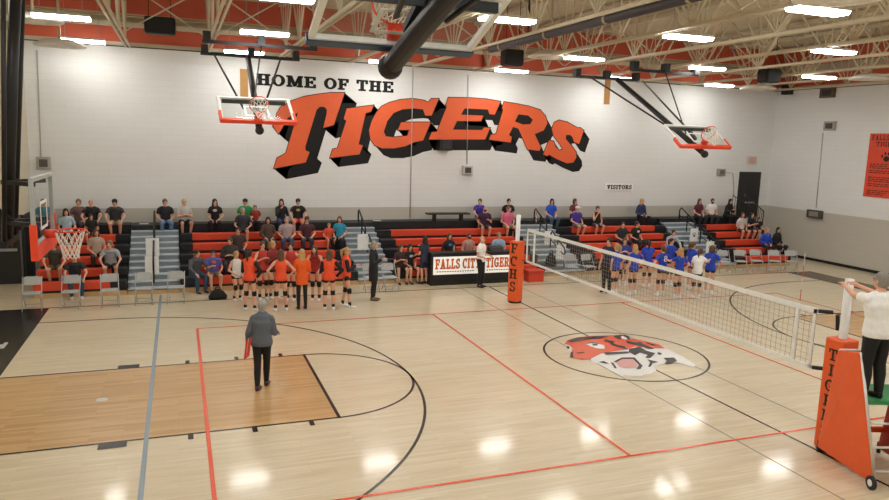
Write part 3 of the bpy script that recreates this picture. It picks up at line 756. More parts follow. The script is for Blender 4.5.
text_mb('TIGERS', (.38, -.266, .55), (1, 0, 0), (0, 0, 1), .32, .16, 1.0, bold=.05).build('panel_lettering', LETO, t)
a = MB()
for x_ in (-1.38, .4):
    q = x_
    while q < x_+(1.3 if x_ < 0 else .9): a.add([(q, -.266, .44), (q+.06, -.266, .44), (q+.06, -.266, .475), (q, -.266, .475)], [(0, 1, 2, 3)]); q += .09
a.build('panel_small_lettering', mat('#5a5148', .5), t)
MB().box(-1.58, 1.58, -.26, -.2, 0, .08).build('base_rail', STEELBLK, t)
for x_, w, hh, cc, lab, nm, ct in ((.55, .5, .16, '#202124', 'black scoreboard console on the scorers table', 'score_console', 'console'), (-.95, .1, .22, '#c9c9c6', 'pale drink bottle on the scorers table', 'drink_bottle', 'bottle')):
    if nm == 'drink_bottle':
        a = MB(); a.rings([(0, 0, 0, .035, .035), (0, 0, .15, .035, .035), (0, 0, .19, .014, .014), (0, 0, .22, .014, .014)], 12); tag(a.build(nm, mat('#c5b6b0', .3), None, True, 0, (x_, 8.45, 1.07)), lab, ct)
    else:
        tc_ = thing(nm, lab, ct, (x_, 8.4, 1.07)); a = MB(); a.prism([(-w/2, -.12, 0), (-w/2, .15, 0), (-w/2, .15, hh), (-w/2, -.05, hh*.7)], (1, 0, 0), w); a.build('console_case', mat(cc, .5), tc_)
        MB().box(-w*.4, w*.4, .1, .14, hh, hh+.02).build('console_display', GREY, tc_)

# ---------------------------------------------------------------- volleyball net, posts, referee stand
PF = Vector((-.14, 5.42, 0)); PN = Vector((.23, -5.31, 0))


def post(label, P, rz, word, zt):
    t = thing('volleyball_post', label, 'net post', P, R(rz), 'net posts')
    a = MB(); a.tube([(0, 0, 0), (0, 0, zt)], .065, 14); a.build('pole', mat('#e4e4e2', .4), t, True)
    a = MB(); a.box(-.17, .17, -.17, .17, .03, 1.85); a.build('pole_padding', PADOR, t, False, .03)
    text_mb(word, (-.175, .0, 1.5), (0, -1, 0), (0, 0, 1), 1.5/len(word)/1.32 if len(word) > 4 else .29, stack=True).build('padding_lettering', mat('#201611', .5), t)
    a = MB(); a.tube([(0, 0, 0), (0, 0, .03)], .2, 20); a.build('base_plate', STEELBLK, t)
    a = MB(); a.tube([(-.02, .12, 2.2), (.02, .12, 1.95)], .03, 8); a.build('winch', STEELBLK, t)
    return t


post('far net post with orange padding lettered FCHS and white pole', PF, 34.5, 'FCHS', 2.62)
post('near net post with orange padding lettered TIGERS beside the referee stand', PN, 2, 'TIGERS', 2.8)
t = thing('volleyball_net', 'white taped volleyball net stretched across the court', 'net', (0, 0, 1.3))
ya, yb, zn = -4.98, 5.08, .95
a = MB(); cw = .004
nn = 95
for k in range(nn+1):
    y_ = ya+(yb-ya)*k/nn; a.bar((0, y_, 0), (0, y_, zn), cw)
for k in range(1, 10): a.bar((0, ya, zn*k/10), (0, yb, zn*k/10), cw)
a.build('netting', mat('#9a948a', .8), t)
MB().box(-.012, .012, ya, yb, zn-.07, zn+.01).build('top_tape', WHITE, t)
MB().box(-.012, .012, ya, yb, -.03, .03).build('bottom_tape', WHITE, t)
for y_ in (ya, yb-.05): MB().box(-.012, .012, y_, y_+.05, 0, zn).build('end_tape', WHITE, t)
for y_ in (-4.62, 4.62): MB().box(-.016, .016, y_-.03, y_+.03, 0, zn).build('side_marker_tape', WHITE, t)
for y_ in (-4.62, 4.62):
    an = None
    for k in range(9):
        a = MB(); a.tube([(0.02, y_, .0+k*.2), (0.02, y_, .2+k*.2)], .006, 6)
        if an is None: an = a.build('antenna', WHITE, t)
        elif k % 2: a.build('antenna_red_band', mat('#c8352c', .5), an)
        else: a.build('antenna_white_band', WHITE, an)
for za in (zn-.02, 0.0):
    a = MB(); a.tube([(0, ya, za), (.2, -5.3, za)], .008, 6); a.tube([(0, yb, za), (-.04, 5.3, za)], .008, 6); a.build('tension_cord', BLACK, t)
for za in (zn-.02, 0): a = MB(); a.tube([(0, ya-.03, za), (.16, -5.14, za)], .032, 8); a.build('cord_sleeve', BLACK, t)

# referee stand with orange pads
t = thing('referee_stand', 'orange padded referee stand with wheels, rungs and green platform beside the near post', 'referee stand', (.05, -5.24, 0))
o = Vector((.05, -5.24, 0))
pa = [Vector(q)-o for q in ((-.05, -5.31, .08), (-.31, -6.5, .06), (-.31, -6.03, 1.88), tuple(at(838, 350, 'y', -5.55)))]
dirx = Vector((.95, -.32, 0)).normalized()
a = MB(); a.prism(pa, dirx, .07); a.build('side_pad', PADOR, t, False, .02)
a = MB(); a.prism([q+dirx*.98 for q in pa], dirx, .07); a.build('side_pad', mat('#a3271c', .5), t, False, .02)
FR = mat('#d9d9d6', .35, .4)
for k in (0, .98):
    off = dirx*(k+.035)
    for lo, hi in ((pa[0], pa[3]), (pa[1], pa[2])):
        a = MB(); a.tube([lo+off, hi+off], .022, 8); a.build('frame_tube', FR, t, True)
    wpos = pa[1]+off*1.0+Vector((-.0, -.02, .04)); wpos.z = .1
    a = MB(); a.tube([wpos-dirx*.1, wpos-dirx*.06], .1, 20); wh = a.build('wheel', mat('#1a1a1a', .6), t)
    a = MB(); a.tube([wpos-dirx*.105, wpos-dirx*.055], .05, 16); a.build('wheel_hub', WHITE, wh)
    fp = pa[0]+off; a = MB(); a.tube([Vector((fp.x, fp.y, -o.z)), fp+Vector((0, 0, .1))], .03, 8); a.build('foot', mat('#1a1a1a', .6), t)
for f in (.1, .28, .46): a = MB(); a.tube([pa[1].lerp(pa[2], f)+dirx*.03, pa[1].lerp(pa[2], f)+dirx*1.0], .018, 8); a.build('rung', FR, t, True)
pz = 1.2
a = MB(); q0 = pa[1].lerp(pa[2], (pz-.06)/1.82); q1 = pa[0].lerp(pa[3], (pz-.12)/1.64)
qq = [q0+dirx*.08, q0+dirx*.97, q1+dirx*.97, q1+dirx*.08]
for v in qq: v.z = pz-.05
a.prism(qq, (0, 0, 1), .05); a.build('platform', mat('#2f8a4c', .6), t)
a = MB(); a.tube([pa[3]+dirx*.03, pa[3]+dirx*1.0], .022, 8); a.tube([pa[2]+dirx*1.0, pa[3]+dirx*1.0], .022, 8); a.build('top_rail', FR, t, True)
a = MB(); a.tube([pa[0]+Vector((0, -.1, .35))+dirx*.05, pa[0]+Vector((0, -.1, .35))+dirx*1.0], .05, 10); a.build('cross_pad', PADOR, t, True)
STAND_FEET = at(870, 398, 'z', pz)

# ---------------------------------------------------------------- folding chairs, bags
CHM = mat('#b2b4b4', .4, .1)
proto = None
CH = [(-13.15, 7.55, 4, 'grey folding chair nearest the black double doors'), (-12.25, 7.55, -3, 'grey folding chair under the white net of the lowered hoop'), (-11.3, 7.55, 5, 'grey folding chair in front of the woman in tan'), (-10.45, 7.6, 0, 'grey folding chair in front of the lower aisle notice'), (-9.62, 7.6, -4, 'grey folding chair beside the man in a grey hoodie'),
      (-3.35, 7.75, 6, 'grey folding chair between the person in black and the two seated girls'), (-3.95, 7.8, 0, 'grey folding chair behind the person in black'), (3.45, 8.25, -8, 'empty grey folding chair behind the net nearest the net post'), (4.15, 8.2, 4, 'empty grey folding chair behind the net beside the black bag'),
      (10.1, 8.1, -20, 'grey folding chair beside the blue huddle, first of the row to the door'), (10.85, 8.05, -25, 'grey folding chair, second of the row from the blue huddle'), (11.6, 8.0, -20, 'grey folding chair, third of the row from the blue huddle'), (12.3, 7.8, -30, 'grey folding chair, fourth of the row from the blue huddle'), (12.95, 7.6, -30, 'grey folding chair at the outer end of the visitors row')]
for x, y, rz, lab in CH:
    if proto is None:
        proto = t = thing('folding_chair', lab, 'chair', (x, y, 0), R(rz), 'grey folding chairs')
        a = MB(); a.box(-.2, .2, -.2, .19, .425, .45); a.build('seat', CHM, t, False, .01)
        a = MB(); a.prism([(-.2, .2, .62), (.2, .2, .62), (.2, .235, .8), (.15, .24, .84), (-.15, .24, .84), (-.2, .235, .8)], (0, 1, 0), .02); a.build('backrest', CHM, t)
        for s in (-1, 1):
            a = MB(); a.tube([(s*.22, -.24, 0), (s*.22, .24, .84)], .013, 6); a.build('leg', CHM, t, True)
            a = MB(); a.tube([(s*.19, .24, 0), (s*.19, -.16, .43)], .012, 6); a.build('leg', CHM, t, True)
        a = MB(); a.tube([(-.22, -.19, .1), (.22, -.19, .1)], .01, 6); a.build('stretcher', CHM, t)
        a = MB(); a.tube([(-.19, .2, .1), (.19, .2, .1)], .01, 6); a.build('stretcher', CHM, t)
    else: dup(proto, (x, y, 0), R(rz), lab)


def bag(label, x, y, z, w, h, hexc):
    t = thing('sports_bag', label, 'bag', (x, y, z))
    a = MB(); a.rings([(0, 0, 0, w*.5, w*.3), (0, 0, h*.3, w*.52, w*.33), (0, 0, h*.7, w*.36, w*.22), (0, 0, h, w*.12, w*.1)], 12); a.build('bag_body', mat(hexc, .8), t, True)
    a = MB(); a.tube([(-w*.15, 0, h*.9), (-w*.1, 0, h*1.15), (w*.1, 0, h*1.15), (w*.15, 0, h*.9)], .015, 6); a.build('handle', mat(hexc, .8), t)


bag('black cloth bag on the floor beside the boy in a purple shirt', -8.5, 7.75, 0, .5, .3, '#151517')
bag('black backpack on the aisle steps behind the net', 3.15, 9.2, .3, .45, .5, '#141519')
bag('big black bag beside the empty chairs at the blue huddle', 5.05, 8.0, 0, .7, .62, '#17181b')
t = thing('storage_box', 'small red box on the floor behind the far net post', 'box', (1.95, 8.2, 0))
MB().box(-.3, .3, -.18, .18, 0, .34).build('box_body', mat('#cf4028', .5), t, False, .02)
MB().box(-.32, .32, -.2, .2, .34, .4).build('lid', mat('#cf4028', .5), t, False, .015)

# ================================================================ people
SKIN = ['#d9a58a', '#c98f72', '#e2b59c']


def remesh(mb, vox, it=3):
    me = mb.mesh('tmp'); ob = bpy.data.objects.new('tmp', me); COL.objects.link(ob)
    r = ob.modifiers.new('r', 'REMESH'); r.mode = 'VOXEL'; r.voxel_size = vox
    if it: s = ob.modifiers.new('s', 'SMOOTH'); s.factor = .5; s.iterations = it
    dg = bpy.context.evaluated_depsgraph_get()
    out = bpy.data.meshes.new_from_object(ob.evaluated_get(dg), depsgraph=dg)
    bpy.data.objects.remove(ob); bpy.data.meshes.remove(me)
    return out


ARMS = {'down': ((.06, .03, -.28), (.09, -.04, -.52)), 'lap': ((.09, .02, -.27), (-.04, -.22, -.37)), 'cross': ((.08, -.03, -.27), (-.2, -.2, -.2)), 'hips': ((.2, .08, -.22), (.03, -.05, -.43)),
        'phone': ((.06, -.05, -.28), (-.09, -.27, -.15)), 'knees': ((.1, -.16, -.22), (.02, -.37, -.34)), 'clap': ((.1, -.09, -.25), (-.12, -.29, -.1)), 'reach': ((.05, -.25, -.12), (0, -.5, -.08)), 'chin': ((.05, -.18, -.24), (-.12, -.18, .03)), 'hold': ((.07, .0, -.28), (.06, -.22, -.32)), 'post': ((.0, -.24, .0), (-.08, -.5, .07)), 'swing': ((.08, .1, -.27), (.1, .07, -.5))}


class Pose: pass


def make_pose(kind, k=1.0, fem=False, arms=('down', 'down'), lean=.0, stance=.1, step=0., hy=0., crouch=0., feet_dy=-.33):
    p = Pose(); V = Vector; p.k = k; p.fem = fem; p.kind = kind
    if kind == 'sit':
        hz = .53
        p.hip = [V((s*.09, 0, hz)) for s in (-1, 1)]; p.knee = [V((s*(.11+stance*.5), -.43, hz-.01)) for s in (-1, 1)]
        p.ank = [V((s*(.1+stance*.3), feet_dy-.06, .08)) for s in (-1, 1)]
        base = V((0, .01, hz))
        sp = [V((0, .02, 0)), V((0, .0-lean*.15, .19)), V((0, -.01-lean*.5, .38)), V((0, -.02-lean*.85, .5)), V((0, -.03-lean, .56)), V((0, -.05-lean*1.1, .685))]
    else:
        hz = .93-crouch*.5
        p.hip = [V((s*.09, 0, hz)) for s in (-1, 1)]
        p.ank = [V((s*stance, (step if s > 0 else -step), .08)) for s in (-1, 1)]
        p.knee = [(p.hip[i]+p.ank[i])/2+V((0, -.03-crouch*.5, .0)) for i in (0, 1)]
        base = V((0, 0, hz))
        sp = [V((0, 0, 0)), V((0, .0-lean*.15, .18)), V((0, -lean*.5, .36)), V((0, -lean*.85, .49)), V((0, -lean, .555)), V((0, -.02-lean*1.15, .68))]
        cz = 1-lean*.25
        sp = [V((q.x, q.y, q.z*cz)) for q in sp]
    p.sp = [base+q for q in sp]
    sw = .165 if fem else .19
    p.sh = [p.sp[3]+V((s*sw, .0, -.045)) for s in (-1, 1)]
    p.el = []; p.wr = []
    for i, s in enumerate((-1, 1)):
        e, w = ARMS[arms[i]]
        p.el.append(p.sh[i]+V((e[0]*s, e[1], e[2]))); p.wr.append(p.sh[i]+V((w[0]*s, w[1], w[2])))
    p.head = p.sp[5]; p.hy = R(hy)
    return p


def torso(mb, p, g=0., z0=0, z1=4, hem=0.):
    f = p.fem; k = p.wid
    prof = [(.165, .12), (.125 if f else .148, .105), (.15 if f else .178, .12), (.12 if f else .14, .085), (.055, .055)]
    rr = []
    if z0 == 0:
        rr.append((p.sp[0].x, p.sp[0].y, p.sp[0].z-.07-hem, prof[0][0]*.92*k+g, prof[0][1]*.95*k+g))
    for i in range(z0, z1+1): rr.append((p.sp[i].x, p.sp[i].y, p.sp[i].z, prof[i][0]*k+g, prof[i][1]*k+g))
    mb.rings(rr, 16)


def hands(mb, p, i, body):
    V = Vector; w = p.wr[i]; d = (p.wr[i]-p.el[i]).normalized(); s = (-1, 1)[i]
    d = (d+V((0, 0, -.25))).normalized() if p.arms[i] not in ('post', 'reach') else d
    side = d.cross(V((0, 0, 1)))
    side = side.normalized() if side.length > .2 else V((0, -1, 0))
    nrm = side.cross(d).normalized()
    if body: mb.tube([w, w+d*.045, w+d*.085], [.026, .036, .03], 8, True); return
    for q in range(4):
        b = w+d*(.09)+side*((q-1.5)*.018); L = (.065, .075, .07, .055)[q]
        mb.tube([b-d*.02, b+d*L*.5-nrm*.004, b+d*L*.85-nrm*.018, b+d*L-nrm*.03], [.0095, .009, .008, .006], 6)
    b = w+d*.035+side*(s*.03)
    mb.tube([b, b+side*(s*.025)+d*.025, b+side*(s*.03)+d*.055-nrm*.012], [.011, .01, .008], 6)


def headmat(p):
    return Matrix.Translation(p.head) @ Matrix.Rotation(p.hy, 4, 'Z')


def xf(mb, M):
    mb.v = [tuple(M @ Vector(v)) for v in mb.v]; return mb


def build_person(label, loc, rz, pose='stand', shirt='#333333', sleeve='short', legs=('trousers', '#222222'), hair=('short', '#3b2a20'), skin=0, shoes='#e8e8e8', arms=('down', 'down'), k=1.0, fem=False, wid=1.0,
                 lean=0., stance=.1, step=0., hy=0., crouch=0., extra=(), vox=.019, hem=.0, feet_dy=-.33, group=None, sleeve_col=None, socks=None):
    p = make_pose(pose, k, fem, arms, lean, stance, step, hy, crouch, feet_dy); p.wid = wid; p.arms = arms
    lw = (.95 if fem else 1.0)*(.5+.5*wid)
    # one continuous body
    mb = MB(); torso(mb, p)
    for i in (0, 1):
        mb.tube([p.hip[i], p.hip[i].lerp(p.knee[i], .5), p.knee[i]], [.088*lw, .078*lw, .056*lw], 10, True)
        mb.tube([p.knee[i], p.knee[i].lerp(p.ank[i], .35)+Vector((0, .012, 0)), p.ank[i]], [.054*lw, .054*lw, .036], 10, True)
        mb.tube([p.ank[i]+Vector((0, .015, -.03)), p.ank[i]+Vector((0, -.06, -.04)), p.ank[i]+Vector((0, -.13, -.05))], [.028, .028, .02], 8, True)
        mb.tube([p.sp[4]+Vector((0, 0, -.05)), p.sh[i]], [.042, .05], 10, True)
        mb.tube([p.sh[i], p.el[i]], [.05*lw, .04*lw], 10, True); mb.tube([p.el[i], p.wr[i]], [.04*lw, .027], 10, True)
        hands(mb, p, i, True)
    mb.tube([p.sp[4]+Vector((0, .01, -.05)), p.head+Vector((0, .02, -.05))], [.055, .05], 10, True)
    M = headmat(p)
    h = MB(); h.ell((0, .008, .015), (.074, .094, .105), 14, 10); h.ell((0, -.035, -.05), (.052, .055, .06), 10, 8)
    h.tube([(0, -.085, .03), (0, -.112, -.012)], [.009, .016], 6, True)
    for s in (-1, 1): h.ell((s*.078, .012, .0), (.012, .022, .032), 8, 6)
    xf(h, M); mb.add(h.v, h.f)
    me = remesh(mb, vox, 2)
    fb = MB(); n0 = len(me.vertices)
    for i in (0, 1): hands(fb, p, i, False)
    bm = bmesh.new(); bm.from_mesh(me); vs = [bm.verts.new(v) for v in fb.v]
    for f in fb.f: bm.faces.new([vs[j] for j in f])
    bm.to_mesh(me); bm.free()
    me.name = 'person'
    root = link('person', me, mat(SKIN[skin], .55, 0, .06), None, True, 0, loc)
    root.rotation_euler = (0, 0, R(rz)); root.scale = (k, k, k)
    tag(root, label, 'person', group)
    # face
    e = MB(); 
    for s in (-1, 1): e.ell((s*.031, -.083, .022), (.013, .008, .007), 8, 6)
    xf(e, M).build('eyes', mat('#2a211d', .3), root, True)
    e = MB(); e.ell((0, -.088, -.048), (.024, .008, .006), 8, 6); xf(e, M).build('mouth', mat('#a35a50', .5), root, True)
    # shirt
    mb = MB(); torso(mb, p, .016, 0, 2, hem)
    c2 = p.sp[2].lerp(p.sp[1], .15); w2 = (.15 if fem else .178)*wid+.014
    mb.rings([(c2.x, c2.y, c2.z, w2, .12*wid+.014), (p.sp[2].x, p.sp[2].y, p.sp[2].z+.03, w2, .12*wid+.012), (p.sp[3].x, p.sp[3].y, p.sp[3].z-.05, w2*.93, .112*wid+.01), (p.sp[3].x, p.sp[3].y+.005, p.sp[3].z+.02, .112*wid+.012, .088*wid+.012), (p.sp[4].x, p.sp[4].y+.012, p.sp[4].z+(.03 if sleeve == 'long' else -.005), .064, .064)], 14)
    sl = MB() if sleeve_col else mb
    for i in (0, 1):
        if sleeve != 'none': mb.tube([p.sp[4]+Vector((0, 0, -.045)), p.sh[i].lerp(p.sp[4], .45)+Vector((0, 0, -.005)), p.sh[i]], [.05, .064, .064], 10, True)
        else: mb.tube([p.sp[3]+Vector((0, 0, -.01)), p.sh[i].lerp(p.sp[3], .25)], [.07, .058], 10)
        if sleeve == 'short': sl.tube([p.sh[i], p.sh[i].lerp(p.el[i], .62)], [.07*lw, .062*lw], 10)
        elif sleeve == 'long':
            sl.tube([p.sh[i], p.el[i]], [.068*lw, .056*lw], 10, True); sl.tube([p.el[i], p.el[i].lerp(p.wr[i], .96)], [.056*lw, .042], 10)
    link('shirt', remesh(mb, vox, 2), mat(shirt, .75, 0, .14, 14, .1), root, True)
    if sleeve_col: link('undershirt_sleeves', remesh(sl, vox, 1), mat(sleeve_col, .75), root, True)
    # trousers, shorts, leggings
    typ, lc = legs
    mb = MB(); mb.rings([(0, p.sp[0].y, p.sp[0].z-.09, .155*wid, .118*wid), (0, p.sp[0].y, p.sp[0].z, .172*wid+.006, .126*wid+.006), (0, p.sp[0].y, p.sp[0].z+.08, .155*wid, .118*wid)], 16)
    for i in (0, 1):
        fr = {'trousers': 1, 'leggings': 1, 'shorts': .8, 'spandex': .36}[typ]; ex = .016 if typ in ('trousers', 'shorts') else .007
        mb.tube([p.hip[i], p.hip[i].lerp(p.knee[i], .5*fr), p.hip[i].lerp(p.knee[i], fr)], [.092*lw+ex, (.084-.012*fr)*lw+ex, (.08-.02*fr)*lw+ex], 10, fr == 1)
        if fr == 1: mb.tube([p.knee[i], p.knee[i].lerp(p.ank[i], .4)+Vector((0, .01, 0)), p.ank[i]+Vector((0, 0, .0))], [.058*lw+ex, .056*lw+ex, .04+ex], 10)
    link('shorts' if typ in ('shorts', 'spandex') else typ, remesh(mb, vox, 2), mat(lc, .75, 0, .12, 14), root, True)
    for i in (0, 1):
        a = MB(); A = p.ank[i]
        prof = [(.05, -.045, .03, .032), (.02, -.04, .042, .038), (-.05, -.045, .046, .036), (-.12, -.05, .05, .03), (-.175, -.056, .036, .022), (-.195, -.06, .015, .012)]
        vs = [(A.x+rx*math.cos(2*math.pi*q/10), A.y+y_, max(A.z+z_+rz_*math.sin(2*math.pi*q/10), .002)) for y_, z_, rx, rz_ in prof for q in range(10)]
        fs = [(j*10+q, j*10+(q+1) % 10, (j+1)*10+(q+1) % 10, (j+1)*10+q) for j in range(5) for q in range(10)]+[tuple(range(9, -1, -1)), tuple(50+q for q in range(10))]
        a.add(vs, fs); a.tube([A+Vector((0, .015, .02)), A+Vector((0, .015, -.04))], .044, 10)
        a.build('shoe', mat(shoes, .5), root, True)
        if socks:
            a = MB(); a.tube([A+Vector((0, 0, -.01)), A.lerp(p.knee[i], .22)], [.043, .045], 10); a.build('sock', mat(socks, .8), root, True)
        if 'knee_pads' in extra:
            a = MB(); kn = p.knee[i]; a.tube([kn.lerp(p.hip[i], .16), kn+Vector((0, -.008, 0)), kn.lerp(p.ank[i], .2)], [.066*lw, .07*lw, .063*lw], 10); a.build('knee_pad', mat('#141416', .8), root, True)
    # hair
    st, hc = hair; a = MB(); hm = mat(hc, .6, 0, .2, 30)
    if st == 'bald': a.ell((0, .03, -.005), (.08, .082, .055), 12, 8)
    else: a.ell((0, .02, .03), (.086, .1, .105), 14, 10); a.ell((0, .035, -.02), (.08, .075, .075), 12, 8)
    if st in ('long', 'longcap'):
        a.ell((0, .06, -.1), (.095, .06, .15), 12, 8); a.ell((0, .085, -.2), (.085, .045, .14), 12, 8)
        for s in (-1, 1): a.ell((s*.075, .01, -.09), (.026, .05, .13), 8, 8)
    if st == 'pony': a.tube([(0, .1, .07), (0, .16, .04), (0, .165, -.06), (0, .14, -.2)], [.03, .042, .038, .012], 8, True)
    if st == 'bun': a.ell((0, .1, .09), (.045, .045, .045), 10, 8)
    if st == 'bob':
        a.ell((0, .04, -.05), (.095, .075, .1), 12, 8)
        for s in (-1, 1): a.ell((s*.078, .0, -.05), (.024, .05, .09), 8, 8)
    xf(a, M).build('hair', hm, root, True)
    for ex in extra:
        if isinstance(ex, tuple) and ex[0] == 'cap':
            a = MB(); a.ell((0, .01, .065), (.092, .108, .075), 14, 10); cp = xf(a, M).build('cap', mat(ex[1], .7), root, True)
            s = -1 if len(ex) < 3 else 1
            a = MB(); a.ell((0, s*.125, .06), (.07, .065, .01), 12, 6); xf(a, M).build('cap_brim', mat(ex[1], .7), cp, True)
        if isinstance(ex, tuple) and ex[0] == 'mask':
            a = MB(); a.ell((0, -.062, -.035), (.064, .05, .05), 12, 8); xf(a, M).build('face_mask', mat(ex[1], .8), root, True)
        if ex == 'beard':
            a = MB(); a.ell((0, -.048, -.062), (.06, .052, .05), 12, 8); xf(a, M).build('beard', hm, root, True)
        if ex == 'glasses':
            a = MB()
            for s in (-1, 1): a.tube([(s*.032+.02*math.cos(R(q*40)), -.104, .022+.016*math.sin(R(q*40))) for q in range(10)], .003, 5)
            a.tube([(-.012, -.104, .025), (.012, -.104, .025)], .003, 5); xf(a, M).build('glasses', BLACK, root)
        if isinstance(ex, tuple) and ex[0] == 'logo':      # pale print on the chest
            a = MB(); c = p.sp[2]; a.ell((0, c.y-.137*wid, c.z+.02), (.075, .008, .05), 10, 6); a.build('chest_print', mat(ex[1], .8), root, True)
        if isinstance(ex, tuple) and ex[0] == 'number':
            c = p.sp[2]; yb_ = c.y+.14*wid+.012
            text_mb(ex[1], (.06, yb_, c.z-.08), (-1, 0, 0), (0, 0, 1), .2).build('jersey_number', mat('#ececec', .8), root)
    return root


def head_x(px, py, i):
    y, z = row(i); return at(px, py, 'y', y+.1).x


def sit(label, px, py, i, **kw):
    y, z = row(i); kw['k'] = k = kw.get('k', 1.0)*.95; kw.setdefault('shoes', random.choice(['#1b1b1e', '#2a2b30', '#8b8b8c', '#dcdcda', '#3c3430']))
    if i: kw.setdefault('feet_dy', -.19)
    x = head_x(px, py, i)
    kw.setdefault('hy', random.uniform(-25, 25))
    return build_person(label, (x, y+(.07 if i == 5 else .13), z-.45*k-.0), kw.pop('rz', random.uniform(-12, 12)), 'sit', **kw)


def stand(label, fx, fy, rz, **kw):
    c = at(fx, fy, 'z', 0); return build_person(label, (c.x, c.y, .0), rz, 'stand', **kw)


def tall(h): return h/1.735


T, SH, LG = (lambda c: ('trousers', c)), (lambda c: ('shorts', c)), (lambda c: ('leggings', c))
SPX = ('spandex', '#131315')
GS = 'spectators on the bleachers'
DK, BR, BL, GR, BK = '#2b1f19', '#5a3d28', '#b48f5c', '#9a9792', '#17130f'
KP = ('knees', 'knees'); LP = ('lap', 'lap'); XX = ('cross', 'cross'); PH = ('phone', 'phone'); CK = ('chin', 'lap')
